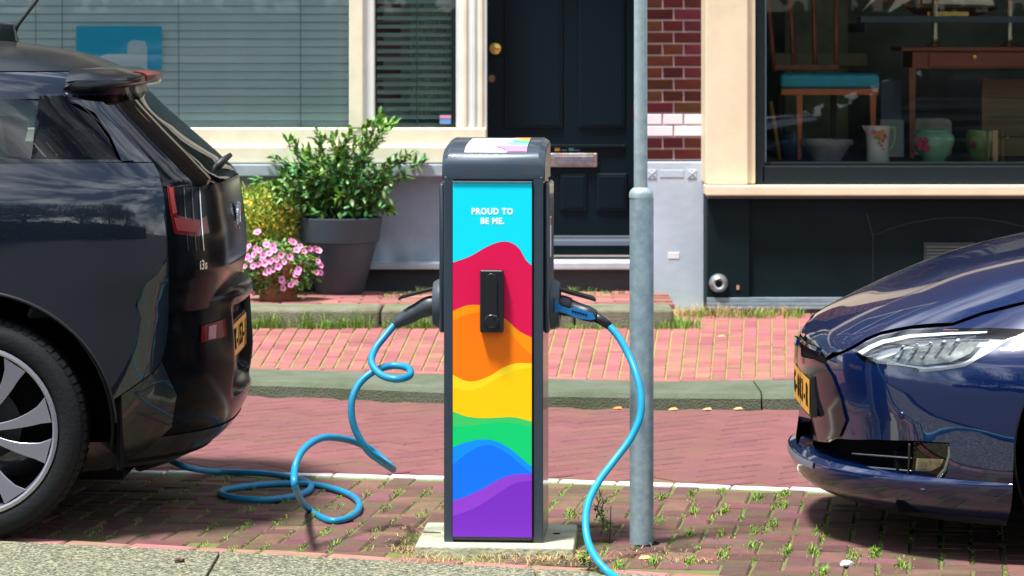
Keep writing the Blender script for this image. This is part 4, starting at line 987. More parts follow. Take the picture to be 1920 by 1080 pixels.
# bonnet gap and under-bonnet lip
patch('bonnet_gap', bodyB, pyz(bodyB, [(1507,638),(1530,658),(1551,672),(1549,680),(1530,673),(1507,666)]) + [(0,.565),(.25,.565),(.25,.60),(0,.60)], 'yz', black, carB, .002, .03)
em = meshobj('nose_emblem', [(bodyB.x_at(0,.57)-.012,-.05,.60),(bodyB.x_at(0,.57)-.012,.05,.60),(bodyB.x_at(0,.55)-.014,.02,.575),(bodyB.x_at(0,.5)-.016,.006,.515),(bodyB.x_at(0,.5)-.016,-.006,.515),(bodyB.x_at(0,.55)-.014,-.02,.575)], [(0,1,2,3,4,5)[::-1]], chrome, carB, local=True)
so = em.modifiers.new('s','SOLIDIFY'); so.thickness = .012
patch('chrome_bar', bodyB, [(-.30,.585),(.30,.585),(.30,.597),(-.30,.597)], 'yz', chrome, carB, .010, .03)
# head lamp
hl = patch('head_lamp', bodyB, lamp, 'xz', glass('lamp_glass', (.92,.95,.96), 1.5, 2.0), carB, .003, .025)
inner = Skin([(a,b+.05) for a,b in bodyB.xe], [(a,b-.05) for a,b in wB], nB, .98, -1, YB)
patch('lamp_housing', bodyB, lamp, 'xz', mat('lamp_silver', (.88,.90,.92), .22, .85, var=.06, scale=14), hl, -.035, .025)
patch('lamp_chrome', bodyB, pxz(bodyB, [(1722,692),(1766,688),(1806,680),(1838,662),(1888,632),(1925,621),(1890,640),(1842,670),(1811,687),(1767,693),(1720,697)]), 'xz', mat('lamp_white', (.88,.90,.92), .3), hl, -.008, .025)
patch('lamp_brow', bodyB, pxz(bodyB, [(1604,657),(1626,643),(1652,632),(1704,622),(1778,618),(1850,617),(1848,620),(1778,623),(1705,628),(1655,639),(1630,650),(1612,664)]), 'xz', mat('drl_white', (.8,.84,.86), .3), hl, -.010, .025)
for k in range(5): patch('lamp_rib', bodyB, pxz(bodyB, [(1668+k*26,676-k*5),(1673+k*26,677-k*5),(1694+k*26,642-k*3),(1689+k*26,641-k*3)]), 'xz', chrome, hl, -.012, .02)
patch('lamp_core', bodyB, pxz(bodyB, [(1650,668),(1690,646),(1760,632),(1836,632),(1815,655),(1780,674),(1720,684),(1680,680)]), 'xz', mat('lamp_leaf_reflection', (.09,.10,.10), .25, .5, col2=(.34,.36,.34), scale=30, detail=6), hl, -.020, .025)  # dark mottling paints the reflection of leaves into the lamp
# lower intake, strips, fog lamp
def strip_tube(name, pts, r, m, par, off=.0):
    q = []
    for a, b in zip(pts, pts[1:]):
        for k in range(8): q.append((a[0]+(b[0]-a[0])*k/8, a[1]+(b[1]-a[1])*k/8))
    q.append(pts[-1]); hs = [bodyB.hit(*p) for p in q]
    return tube(name, [h_+bodyB.nrm(h_)*off for h_ in hs], r, m, par, 8, local=True)
intake = patch('intake_mesh', bodyB, grille, 'xz', mat('intake_black', (.003,.003,.005), .8, spec=.05), carB, -.05, .03)
strip_tube('intake_bar', [(1592,852),(1640,856),(1706,861)], .0028, mat('bar_grey', (.30,.33,.36), .25, .8), intake, -.012)
strip_tube('intake_bar', [(1584,875),(1640,880),(1706,886)], .0028, MATS['bar_grey'], intake, -.012)
strip_tube('intake_edge', [(1560,898),(1590,899),(1625,897)], .002, MATS['bar_grey'], intake, -.014)
fog = patch('fog_lamp', bodyB, pxz(bodyB, [(1712,830),(1779,833),(1781,850),(1774,882),(1760,904),(1740,913),(1704,914)]), 'xz', glass('fog_glass', (.85,.88,.85), 1.5, 1.4), carB, -.006, .02)
patch('fog_housing', bodyB, pxz(bodyB, [(1712,862),(1764,864),(1758,878),(1738,888),(1709,887)]), 'xz', mat('fog_reflector', (.75,.70,.52), .2, .6, var=.5, scale=40), fog, -.018, .02)
patch('fog_lower', bodyB, pxz(bodyB, [(1716,905),(1728,898),(1744,902),(1742,912)]), 'xz', chrome, fog, -.02, .02)
strip_tube('fog_ring', [(1778,838),(1778,856),(1770,882),(1756,898)], .008, mat('ring_grey', (.20,.23,.23), .3, .5), fog, -.012)
strip_tube('fog_bar', [(1704,832),(1703,870),(1700,914)], .004, trim_black, fog, -.004)
# lower lip
ring('front_lip', lipB, [.130,.138,.15,.165,.185,.205,.225,.238,.247,.255], paint_b, carB, BWX-AR, cap=False)
lt = [(lipB.x_at(y,.255), y) for y in frange(-.93,.93,50)]
meshobj('lip_top', [(x,y,.2548) for x,y in lt]+[(x+.16,y,.262) for x,y in lt], [(i,51+i,52+i,i+1) for i in range(50)], paint_b, carB, True, True)
ring('lip_edge', lipB, [.222,.230,.238,.243], mat('lip_grey', (.14,.15,.19), .4), carB, 1.3, -.25, .13, .004)
ring('under_tray', Skin([(.1,1.08),(.16,1.02)], [(.1,.85),(.16,.88)], [(.1,2.5),(.2,2.5)], .98, -1, YB), [.11,.125,.14,.155], trim_black, carB, BWX-AR)
plate(carB, bodyB, .0, Z(727,YB), 'G-083-R', sg=-1)
for k, v in ((-.13,.0),(.13,0)): pass
c = bodyB.hit(1690,779); o = lathe('parking_sensor', [(0,.003),(.010,.003),(.012,0)], (0,0,0), mat('sensor_blue', (.008,.02,.09), .3, .4), carB, 'Z', 20, True, True); o.matrix_local = facing(c, bodyB.nrm(c))
# rest of the car, out of the picture to the right
CBX = 5.85
rest = Skin([(.2,5.75),(.5,5.9),(.9,5.85),(1.0,5.7),(1.1,5.2),(1.3,4.7),(1.42,3.9)], [(.13,.86),(.2,.92),(.3,.955),(.515,.966),(.56,.96),(.72,.92),(.85,.90),(.95,.86),(1.0,.82),(1.2,.72),(1.36,.60),(1.42,.40)], [(.2,3.4),(1.4,3.0)], 1.0, 1, YB)
patch('door_panel', rest, [(2.63,.84),(2.63,.62),(2.33,.22),(4.45,.22)]+circ(4.85,BR,AR,180,0,20)+[(5.4,.25),(5.7,.4),(5.75,.93),(4.4,.95),(3.4,.93)], 'xz', paint_b, carB, .0, .06, mirror=True)
patch('side_window', rest, [(2.75,.96),(3.5,.97),(4.7,1.0),(5.0,1.05),(4.2,1.33),(3.4,1.34)], 'xz', dglass, carB, .0, .06, mirror=True)
ring('tail', rest, frange(.3,.94,12), paint_b, carB, 5.3, -.8, .8)
meshobj('windscreen', [(2.30,-.72,.99),(2.30,.72,.99),(3.35,.56,1.40),(3.35,-.56,1.40)], [(0,3,2,1)], dglass, carB, local=True)
meshobj('roof', [(3.35,-.58,1.38),(3.35,.58,1.38),(4.3,.56,1.42),(4.3,-.56,1.42),(5.5,.62,1.02),(5.5,-.62,1.02)], [(0,3,2,1),(3,5,4,2)], paint_b, carB, local=True)
box('cabin_floor', 2.0, 5.6, -.60, .60, .2, .75, trim_black, carB, local=True)
liner(carB, BWX, BR, AR, -.93, -.60)
for xw in (BWX, 4.85):
    for s in (-1,1): wheel('wheel', carB, xw, s*(.965-.14), BR, .24, .25, s)

# ------------------------------------------------------------------ charging station
SK2 = R(-4.0)
BW = .303; BD = .29; CX = X(925,9.36)
chg = empty('charging_station', (CX,9.36,.03), SK2, label='slim grey charging post with rainbow wave panel, PROUD TO BE ME', cat='charging station')
slate = mat('slate_metal', (.036,.056,.082), .38, .25, coat=.25, dirt=(.06,.07,.075), dscale=8, damt=.5)
slate2 = mat('slate_side', (.050,.065,.085), .30, .35, coat=.4)
sq_d = mat('dark_gap', (.006,.007,.009), .5)
hw = BW/2
fh = Z(318,9.36)-.03
box('body', -hw, hw, .012, BD, 0, 1.10, slate2, chg, local=True, bevel=.006)
for s in (-1,1): box('front_post', s*hw-(.030 if s>0 else 0), s*hw+(.030 if s<0 else 0), 0, .02, 0, 1.115, slate, chg, local=True, bevel=.004)
box('side_groove', hw-.034, hw-.0305, .004, .02, 0, 1.10, sq_d, chg, local=True)
# hood: profile in depth, cheeks chamfered
zt = Z(256,9.66)-.03
prof = [(0,1.105),(0,1.150),(.004,1.165),(.014,1.180),(.030,1.192),(.055,1.201),(.09,1.208),(.16,1.216),(.24,1.222),(BD,1.226)]
V, Fc = [], []
for s, ins, dz in ((-1,0,-.012),(-1,.018,0),(1,.018,0),(1,0,-.012)):
    for y, z in prof: V.append((s*(hw+.006-ins), y+(.004 if ins == 0 else 0), z+(dz if z > 1.16 else 0)))
    V.append((s*(hw+.006-ins), BD, 1.105))
k = len(prof)+1
for i in range(3):
    for q in range(k-1): Fc.append((i*k+q,(i+1)*k+q,(i+1)*k+q+1,i*k+q+1))
Fc += [tuple(range(k)), tuple(range(3*k,4*k))[::-1], tuple(i*k for i in range(4))[::-1]]
hood = meshobj('hood', V, Fc, slate, chg, local=True, bevel=.004)
# sticker on the hood
def hood_z(y):
    for (a,b),(c,d) in zip(prof[2:], prof[3:]):
        if a <= y <= c: return b+(d-b)*(y-a)/(c-a)
    return prof[-1][1]
def hood_sheet(name, pts, m, par, lift):
    ys_ = sorted(set([round(p[1],4) for p in pts])); V, Fc = [], []
    o = meshobj(name, [(p[0], p[1]-.001, hood_z(p[1])+lift) for p in pts], [tuple(range(len(pts)))], m, par, local=True); return o
sw = mat('sticker_white', (.86,.86,.86), .35)
def hs_grid(name, x0, x1, y0, y1, m, par, lift, n=10):
    V, Fc = [], []
    for k in range(n+1):
        y = y0+(y1-y0)*k/n; z = hood_z(y)+lift; V += [(x0(y),y,z),(x1(y),y,z)]
        if k: Fc.append((2*k-2,2*k-1,2*k+1,2*k))
    return meshobj(name, V, Fc, m, par, local=True)
st_ = hs_grid('hood_sticker', lambda y: -.090+.04*(y-.03), lambda y: .101+.0*y, .022, .235, sw, chg, .0022)
cols_ = [('magenta',(.60,.22,.62),.022,.06,.020),('sky',(.20,.58,.72),.03,.125,.048),('mint',(.05,.72,.42),.11,.155,.062),('lemon',(.90,.72,.05),.145,.19,.058),('tangerine',(.90,.35,.04),.175,.215,.066),('rose',(.80,.05,.15),.20,.234,.074)]
for nm, c, y0, y1, xa_ in cols_:
    hs_grid('sticker_colour', (lambda y, xa_=xa_, y0=y0, y1=y1: xa_+.03*math.cos(3.1*(y-y0)/(y1-y0))*.6), lambda y: .1005, y0, y1, mat('print_'+nm, c, .4), st_, .0034+.0003*len(nm))
# front panel with its printed waves
PZ0, PZ1 = .018, 1.098
px0, px1 = -hw+.028, -hw+.028+.241
def pan(px, py):       # picture position on the panel -> local (x, z)
    t = (py-347)/(1010-347)
    L, Rr = 850-8*t, 997-5*t
    u = (px-L)/(Rr-L); return (px0+(px1-px0)*u, PZ1+(PZ0-PZ1)*t)
panel = box('front_panel', px0-.002, px1+.002, -.004, .012, PZ0, PZ1+.004, sq_d, chg, local=True)
box('panel_rim', px0-.001, px1+.001, -.009, -.003, PZ1-.0005, PZ1+.0035, mat('panel_rim', (.25,.30,.34), .4, .5), panel, local=True)
def wave(pts, n=10): return [(p.x,p.y) for p in spline([(a,b,0) for a,b in pts], n)]
waves = [
 ('cyan', (0.0,.74,.90), None),
 ('crimson', (.72,.004,.075), [(850,497),(880,486),(910,469),(935,459),(955,459),(972,470),(985,492),(997,503)]),
 ('amber', (1.0,.30,.0), [(848,588),(872,578),(898,577),(925,587),(950,606),(970,624),(993,636)]),
 ('orange', (1.0,.20,.0), [(848,606),(870,596),(900,590),(925,597),(948,615),(968,645),(993,668)]),
 ('lemon', (1.0,.70,.012), [(847,708),(868,718),(888,719),(915,709),(940,694),(965,685),(993,685)]),
 ('yellow', (1.0,.60,.0), [(847,732),(875,737),(900,730),(930,713),(955,702),(975,695),(993,694)]),
 ('leaf', (.045,.58,.13), [(845,776),(870,785),(900,788),(930,787),(960,786),(991,793)]),
 ('green', (.0,.62,.16), [(845,804),(880,803),(915,797),(950,796),(991,804)]),
 ('azure', (.0,.27,1.0), [(844,843),(868,834),(895,828),(922,830),(948,842),(970,859),(990,876)]),
 ('blue', (.0,.17,.95), [(844,876),(868,856),(895,841),(920,840),(948,854),(970,872),(990,889)]),
 ('violet', (.26,.045,.62), [(843,943),(870,934),(900,920),(930,903),(955,894),(990,891)]),
 ('purple', (.18,.022,.53), [(842,972),(880,958),(915,938),(945,918),(965,908),(990,904)])]
for i, (nm, c, w_) in enumerate(waves):
    m_ = mat('print_'+nm, c, .33) if nm != 'lemon' else mat('print_lemon2', c, .33)
    yy = -.0045-.00025*i
    if w_ is None: top = [(px0,PZ1),(px1,PZ1)]
    else:
        top = [pan(*p) for p in wave(w_)]; top[0] = (px0, top[0][1]); top[-1] = (px1, top[-1][1])
    nxt = waves[i+1][2] if i+1 < len(waves) else None
    bot = [(px0,PZ0),(px1,PZ0)]
    V = [(x,yy,z) for x,z in top]+[(x,yy,PZ0) for x,z in top]; n = len(top)
    meshobj('printed_wave', V, [(k,n+k,n+k+1,k+1) for k in range(n-1)], m_, panel, local=True)
lm = mat('letter_white', (.82,.95,.97), .4)
for s, py in (('PROUD TO',402),('BE ME.',420)):
    x, z = pan(923, py)
    text('lettering', s, .0258, lm, panel, facing((x,-.0050,z), (0,-1,0)), .0001, .0014, 1.14, .88)
# lock handle
lx0, lz1 = pan(900,510); lx1, lz0 = pan(943,627)
hd = box('lock_handle', lx0, lx1, -.034, -.004, lz0, lz1, mat('lock_black', (.010,.012,.018), .35), chg, local=True, bevel=.006)
V = [(x,z) for x,z in [((lx0+lx1)/2+.0165*math.cos(R(a)), lz1-.026+.0165*math.sin(R(a))) for a in range(0,181,15)]]+[((lx0+lx1)/2-.0165,lz0+.045),((lx0+lx1)/2+.0165,lz0+.045)]
n = len(V)
meshobj('handle_lever', [(x,-.040,z) for x,z in V]+[(x,-.033,z) for x,z in V], [tuple(range(n)),*[(i,n+i,n+(i+1)%n,(i+1)%n) for i in range(n)]], mat('lever_black', (.012,.013,.016), .3), hd, local=True, bevel=.003)
lathe('lock_disc', [(0,-.042),(.018,-.042),(.022,-.038),(.022,-.033)], ((lx0+lx1)/2,0,lz0+.036), MATS['lever_black'], hd, 'Y', 28, True, True)
box('key_cover', (lx0+lx1)/2+.004, (lx0+lx1)/2+.018, -.0445, -.041, lz0+.045, lz0+.054, sq_d, hd, local=True, bevel=.002)
# side wings and sockets
wz0, wz1 = Z(622,9.45)-.03, Z(341,9.45)-.03
plug_m = mat('plug_grey', (.040,.050,.060), .45)
for s in (-1,1):
    wing = box('side_wing', min(s*hw,s*(hw+.018)), max(s*hw,s*(hw+.018)), .035, .275, wz0, wz1, slate2, chg, local=True, bevel=.014)
    cz = Z(570,9.5)-.03
    sk = lathe('socket_ring', [(0,s*.012),(.045,s*.012),(.050,s*.030),(.068,s*.028),(.077,s*.012),(.079,0)], (s*(hw+.016),.145,cz), mat('socket_grey', (.045,.062,.075), .4), chg, 'X', 36, True, True)
    lathe('socket_well', [(0,s*.014),(.044,s*.014),(.047,s*.020)], (s*(hw+.016),.145,cz), sq_d, sk, 'X', 28, True, True)
    x0_ = s*(hw+.030)
    lid = meshobj('socket_lid', [(x0_,.105,cz+.050),(x0_,.185,cz+.050),(x0_+s*.115,.180,cz+.020),(x0_+s*.125,.145,cz+.012),(x0_+s*.115,.110,cz+.020)], [(0,1,2,3,4) if s<0 else (4,3,2,1,0)], mat('lid_black', (.012,.013,.015), .4), chg, local=True)
    so = lid.modifiers.new('s','SOLIDIFY'); so.thickness = .008; so.offset = 0
lab = box('side_label', hw+.0182, hw+.0192, .05, .11, Z(480,9.45)-.03, Z(405,9.45)-.03, sw, chg, local=True)
box('label_mark', hw+.0192, hw+.0202, .055, .105, Z(420,9.45)-.03, Z(408,9.45)-.03, mat('label_red', (.55,.03,.05), .5), lab, local=True)
# concrete footing
conc = mat('pale_concrete', (.50,.47,.33), .9, col2=(.42,.46,.34), scale=7, bump=.5, bscale=70, dirt=(.25,.23,.14), dscale=12, damt=.6)
foot = prism('concrete_footing', [(X(777,9.30),9.31),(X(1076,9.27),9.27),(X(1083,9.74),9.72),(X(800,9.76),9.76)], -.03, .03, conc, None, bevel=.008)
tag(foot, 'pale concrete slab under the rainbow charging post', 'footing')
chv, chf = [], []
for a, b in (((X(793,9.5)-.02,9.55),(X(832,9.5),9.535)),): 
    tube('footing_crack', [(a[0]+.02,a[1],.0305),((a[0]+b[0])/2+.01,a[1]-.006,.0305),(b[0]-.01,b[1],.0305)], .003, mat('crack', (.05,.05,.04), .9), foot, 6)
lathe('bolt_hole', [(0,.0312),(.012,.0312),(.013,.030)], (X(1044,9.5),9.53,0), black, foot, 'Z', 14)

# ------------------------------------------------------------------ charging cables
cblue = mat('cable_blue', (.003,.24,.46), .42, dirt=(.03,.16,.24), dscale=9, damt=.55)
cw_ = Matrix.Translation((CX,9.36,.03)) @ Matrix.Rotation(SK2,4,'Z')
def wpt(x,y,z): return cw_ @ Vector((x,y,z))
def pathpt(L): return [P(a,b,Y) for a,b,Y in L]
def grounded(L, r):
    out = []
    for a, b, Y in L:
        if Y is None: g = G(a,b,r); out.append(g)
        else: out.append(P(a,b,Y))
    return out
CR = .0112
la = empty('charging_cable', G(560,960), label='blue coiled charging cable from the grey plug to the dark hatchback', cat='cable', group='charging cables')
YS = 9.52
pathL = [(742,606,YS),(722,630,YS-.02),(703,655,YS-.05),(697,680,YS-.10),(715,703,YS-.15),(745,711,YS-.18),(768,704,YS-.12),(765,690,YS-.05),(735,686,YS-.02),(700,697,YS-.06),(672,722,YS-.08),(659,757,YS-.10),(664,800,YS-.10),(688,843,YS-.08),(714,864,YS-.02),(733,877,YS+.08),(737,880,YS+.18),(731,873,YS+.27),(706,851,YS+.30),(686,837,YS+.28),(650,824,YS+.20),(605,821,YS+.08),(570,842,YS-.02),(553,878,YS-.09),(555,918,YS-.13),(578,954,None),(618,976,None),(655,970,None),(673,953,None),(668,936,None),(640,921,None),(590,909,None),(530,907,None),(470,911,None),(423,918,None),(416,926,None),(440,934,None),(500,937,None),(560,928,None),(583,915,None),(572,902,None),(530,892,None),(470,886,None),(400,884,None),(350,876,10.75),(316,861,10.8),(296,846,10.75),(270,815,10.6)]
tube('cable', spline(grounded(pathL, CR), 8), CR, cblue, la, 12)
# grey plug
sl = wpt(-(hw+.02),.145,Z(570,9.5)-.03)
pp = [sl+Vector((.02,0,.002)), P(812,572,9.505), P(797,577,9.51), P(780,585,9.515), P(762,595,9.52), P(748,603,9.52), P(738,609,YS)]
tube('plug', spline(pp,5), [.030]*6+[.031-.0002*i for i in range(5)]+[.029,.028,.027,.026,.0255]+[.026,.026,.025,.025,.024]+[.023,.022,.021,.020,.019]+[.018,.016,.015,.0135,.012], plug_m, la, 20)
for k in range(4):
    a = P(757-k*5,597.5+k*3,YS); b = P(754.5-k*5,599+k*3,YS); tube('grip_rib', [a,b], .0205-.0018*k, plug_m, la, 18)
lb_ = empty('charging_cable', G(1150,1078), label='blue charging cable hanging in a bow from the blue and black plug', cat='cable', group='charging cables')
Yr = 9.44
pathR = [(1141,610,Yr),(1160,632,Yr-.02),(1180,668,Yr-.05),(1194,705,Yr-.09),(1202,745,Yr-.12),(1199,785,Yr-.14),(1180,826,Yr-.16),(1150,866,Yr-.19),(1122,904,Yr-.24),(1103,943,Yr-.30),(1098,982,Yr-.37),(1104,1020,Yr-.43),(1122,1053,Yr-.50),(1150,1080,None),(1200,1108,None),(1290,1140,None),(1450,1165,None),(1700,1180,None),(2100,1190,None)]
tube('cable', spline(grounded(pathR, CR), 8), CR, mat('cable_bright', (.003,.31,.56), .4, dirt=(.03,.20,.30), dscale=9, damt=.5), lb_, 12)
sr = wpt(hw+.02,.145,Z(570,9.5)-.03)
blk = mat('plug_black', (.014,.016,.022), .4); pbl = mat('plug_blue', (.01,.16,.42), .4)
pp = [sr+Vector((-.02,0,.002)), P(1052,572,Yr+.02), P(1068,577,Yr+.02), P(1086,583,Yr+.01), P(1104,589,Yr), P(1116,594,Yr)]
body_r = tube('plug', spline(pp,5), [.030]*5+[.031]*5+[.0275,.0265,.026,.0255,.025]+[.0245]*5+[.024,.023,.022,.021,.020,.018], blk, lb_, 20)
V = [P(a,b,Yr-.0275) for a,b in ((1040,560),(1052,574),(1066,579),(1080,577),(1095,582),(1112,588),(1117,598),(1108,600),(1090,598),(1075,594),(1062,588),(1046,584),(1040,588))]
gi = meshobj('grip_inlay', V, [tuple(range(len(V)))[::-1]], pbl, lb_); so = gi.modifiers.new('s','SOLIDIFY'); so.thickness = .012; so.offset = -1
for k_ in range(6): box('grip_print', X(1072+k_*5,Yr), X(1075.5+k_*5,Yr), Yr-.0292, Yr-.027, Z(583.5+k_*1.3,Yr), Z(580.5+k_*1.3,Yr), black, gi)
tube('strain_relief', [P(1113,592.5,Yr), P(1128,601,Yr), P(1143,611.5,Yr)], [.0165,.0145,.0125], blk, lb_, 16)

# ------------------------------------------------------------------ galvanised post
def galv(name, c1, c2):
    return mat(name, c1, .42, .35, col2=c2, scale=38, detail=1.5, bump=.05)
gv, gv2 = galv('galvanised', (.36,.47,.52), (.25,.35,.40)), galv('galvanised_top', (.44,.53,.54), (.32,.42,.44))
PY = 9.52
px_ = X(1203,PY)
post = empty('lamp_post', (px_,PY,0), label='galvanised steel post with a thicker lower half standing in the bricks', cat='post')
ztop = Z(356,PY)
lathe('lower_tube', [(.0,-.03),(.0372,-.03),(.0372,ztop-.025)], (px_,PY,0), gv, post, 'Z', 40).rotation_euler = (0,0,0)
lathe('collar', [(.0372,ztop-.025),(.0375,ztop-.012),(.034,ztop-.002),(.026,ztop+.006),(.0215,ztop+.008)], (px_-.0015,PY,0), gv2, post, 'Z', 40)
lathe('upper_tube', [(.0212,ztop),(.0205,2.2),(.0195,3.4)], (px_-.003,PY,0), gv2, post, 'Z', 32)
lathe('cap', [(.0195,3.4),(.021,3.405),(.021,3.42),(0,3.43)], (px_-.003,PY,0), gv, post, 'Z', 32)
lathe('ground_gap', [(.0375,.002),(.056,.002)], (px_,PY,0), black, post, 'Z', 24)
st2 = box('post_sticker', px_-.0245, px_-.018, PY-.006, PY+.006, Z(222,PY), Z(203,PY), mat('sticker_red', (.6,.04,.08), .5), post)

# ------------------------------------------------------------------ plants
def leaf_mass(name, leaves, m, parent):
    V, Fc = [], []
    for (p, d, up, L, W) in leaves:
        d = d.normalized(); s = d.cross(up)
        s = s.normalized() if s.length > 1e-4 else Vector((1,0,0)); n = s.cross(d)
        k = len(V)
        V += [p, p+d*L*.35+s*W-n*W*.1, p+d*L*.40+n*W*.35, p+d*L*.35-s*W-n*W*.1, p+d*L*.75+s*W*.7-n*W*.25, p+d*L*.75-s*W*.7-n*W*.25, p+d*L-n*W*.6, p+d*L*.76-n*W*.05]
        Fc += [(k,k+1,k+2),(k,k+2,k+3),(k+1,k+4,k+7,k+2),(k+2,k+7,k+5,k+3),(k+4,k+6,k+7),(k+7,k+6,k+5)]
    return meshobj(name, V, Fc, m, parent, True)
def rv(a=1): return Vector((random.gauss(0,a),random.gauss(0,a),random.gauss(0,a)))
leafm = mat('laurel_leaf', (.075,.20,.04), .42, island=.6, spec=.5)
leafy = mat('laurel_young', (.17,.36,.05), .4, island=.35)
PYp = 16.93; pxc = X(637,PYp); pz0 = ST
pot = empty('laurel_pot', (pxc,PYp,pz0), label='large grey planter with leafy green laurel bush by the house wall', cat='potted plant')
s_ = PYp/F
potm = mat('grey_planter', (.036,.052,.068), .55, var=.08)
zt_ = Z(408,PYp); zm = Z(452,PYp)
lathe('planter', [(0,pz0),(43*s_,pz0),(45*s_,pz0+.01),(70*s_,zm-.008),(72*s_,zm-.004),(74*s_,zm),(80*s_,zt_),(76*s_,zt_+.004),(74*s_,zt_-.03),(0,zt_-.03)], (pxc,PYp,0), potm, pot, 'Z', 48)
lathe('soil', [(0,zt_-.025),(74*s_,zt_-.028)], (pxc,PYp,0), mat('soil', (.03,.02,.012), .95), pot, 'Z', 24)
L1, L2, stems = [], [], []
tips = []
tgt = [(490,342),(520,300),(545,262),(580,285),(600,255),(625,262),(655,250),(650,300),(690,235),(712,222),(735,232),(700,270),(740,300),(770,292),(790,305),(760,330),(720,345),(730,390),(690,390),(640,385),(585,380),(545,370),(520,395),(510,350),(560,320),(610,310),(660,340),(620,350),(575,345),(695,320),(535,330),(600,290),(640,325),(680,300),(560,395),(665,395),(600,400),(630,290),(560,290),(705,375),(720,240),(640,370),(600,370),(665,365),(580,310),(525,365),(670,270),(590,330)]
for (a, b) in tgt:
    base = Vector((pxc+random.uniform(-.12,.12), PYp+random.uniform(-.10,.10), zt_-.02))
    dpt = random.uniform(-.22,.18); tip = P(a,b,PYp+dpt); 
    mid = (base+tip)/2+Vector((0,0,.05))+rv(.015)
    sp_ = spline([base,mid,tip],8); stems.append(sp_); tips.append(tip)
    n = len(sp_)
    for k in range(3, n):
        for q in range(4 if k < n-3 else 5):
            d = (sp_[min(k+1,n-1)]-sp_[k-1]).normalized()+rv(.75); d.z += .15
            young = (k > n-4 and (b < 300 or random.random() < .35)) or random.random() < .08
            (L2 if young else L1).append((sp_[k]+rv(.012), d, Vector((0,0,1))+rv(.25), random.uniform(.040,.070), random.uniform(.009,.014)))
for _ in range(620):
    a = random.uniform(515,735); b = random.uniform(300,405)
    if ((a-625)/115)**2+((b-355)/62)**2 > 1: continue
    L1.append((P(a,b,PYp+random.uniform(-.2,.15)), rv(1)+Vector((0,-.3,.2)), Vector((0,0,1))+rv(.3), random.uniform(.04,.068), random.uniform(.009,.014)))
leaf_mass('foliage', L1, leafm, pot)['kind'] = 'stuff'
leaf_mass('young_foliage', L2, leafy, pot)['kind'] = 'stuff'
tv, tf = [], []
for sp_ in stems:
    k0 = len(tv)
    for p in sp_:
        for k in range(4): tv.append(p+Vector((.0035*math.cos(k*1.57),.0035*math.sin(k*1.57),0)))
    for i in range(len(sp_)-1):
        for k in range(4): tf.append((k0+i*4+k,k0+i*4+(k+1)%4,k0+i*4+4+(k+1)%4,k0+i*4+4+k))
meshobj('branches', tv, tf, mat('twig', (.07,.09,.03), .7), pot)['kind'] = 'stuff'
# petunia pot
QY = 16.50; qx = X(522,QY)
pet = empty('petunia_pot', (qx,QY,ST), label='terracotta pot overflowing with pink petunias at the step edge', cat='potted plant')
lathe('terracotta_pot', [(0,ST),(.095,ST),(.10,ST+.01),(.125,ST+.16),(.135,ST+.165),(.135,ST+.20),(.118,ST+.20),(.11,ST+.15),(0,ST+.15)], (qx,QY,0), mat('terracotta', (.30,.09,.05), .85, var=.2, scale=12), pet, 'Z', 32)
LP = []
qc = P(520,505,QY)
for _ in range(1500):
    v = rv(1).normalized()*random.uniform(.45,1)**.5; p = qc+Vector((v.x*.23, v.y*.17, v.z*.165))
    LP.append((p, rv(1)+Vector((0,-.2,.2)), Vector((0,0,1))+rv(.4), random.uniform(.022,.042), random.uniform(.007,.011)))
leaf_mass('foliage', LP, mat('petunia_leaf', (.12,.22,.04), .6, island=.5), pet)['kind'] = 'stuff'
fmv = [(0,0,.0)]; fmf = []
for i in range(10):
    a = 2*math.pi*i/10; r_ = .024 if i % 2 == 0 else .020; fmv.append((r_*.42*math.cos(a), r_*.42*math.sin(a), .006))
for i in range(10):
    a = 2*math.pi*i/10; r_ = .024 if i % 2 == 0 else .020; fmv.append((r_*math.cos(a), r_*math.sin(a), .009+.002*(i%2)))
for i in range(10):
    j = (i+1) % 10; fmf += [(0,1+i,1+j),(1+i,11+i,11+j,1+j)]
fm_ = bpy.data.meshes.new('flower'); fm_.from_pydata(fmv, [], fmf)
fm_.materials.append(mat('petal_pink', (.78,.28,.50), .6, rnd=.15)); fm_.materials.append(mat('petal_core', (.42,.03,.20), .6)); fm_.materials.append(MATS['petal_pink'])
for i, p in enumerate(fm_.polygons): p.material_index = 1 if i % 2 == 0 else 0; p.use_smooth = True
fl_px = [(483,437),(462,470),(478,478),(488,470),(470,488),(494,480),(500,460),(512,462),(484,496),(497,494),(475,500),(464,483),(505,476),(528,478),(543,482),(533,492),(522,500),(550,455),(556,470),(545,452),(563,462),(580,467),(590,466),(597,471),(596,490),(600,498),(593,511),(600,512),(560,506),(555,516),(558,511),(505,508),(512,506),(500,512),(530,530),(527,524),(545,535),(555,530),(530,540),(474,550),(520,488),(510,490),(468,462),(492,486),(480,465),(515,470),(460,500),(570,472)]
for (a, b) in fl_px:
    v = ((a-520)/80, (b-500)/62); dd = max(0,1-v[0]**2-v[1]**2)
    o = bpy.data.objects.new('flower', fm_); p = P(a,b,QY-.19*math.sqrt(dd)-.015); s = random.uniform(.62,.98)
    o.matrix_world = facing(p, Vector((v[0]*.6+random.gauss(0,.25), -1, .35-v[1]*.3+random.gauss(0,.2)))) @ Matrix.Diagonal((s,s,s,1))
    mw = o.matrix_world.copy(); link(o, pet); o.matrix_basis = mw
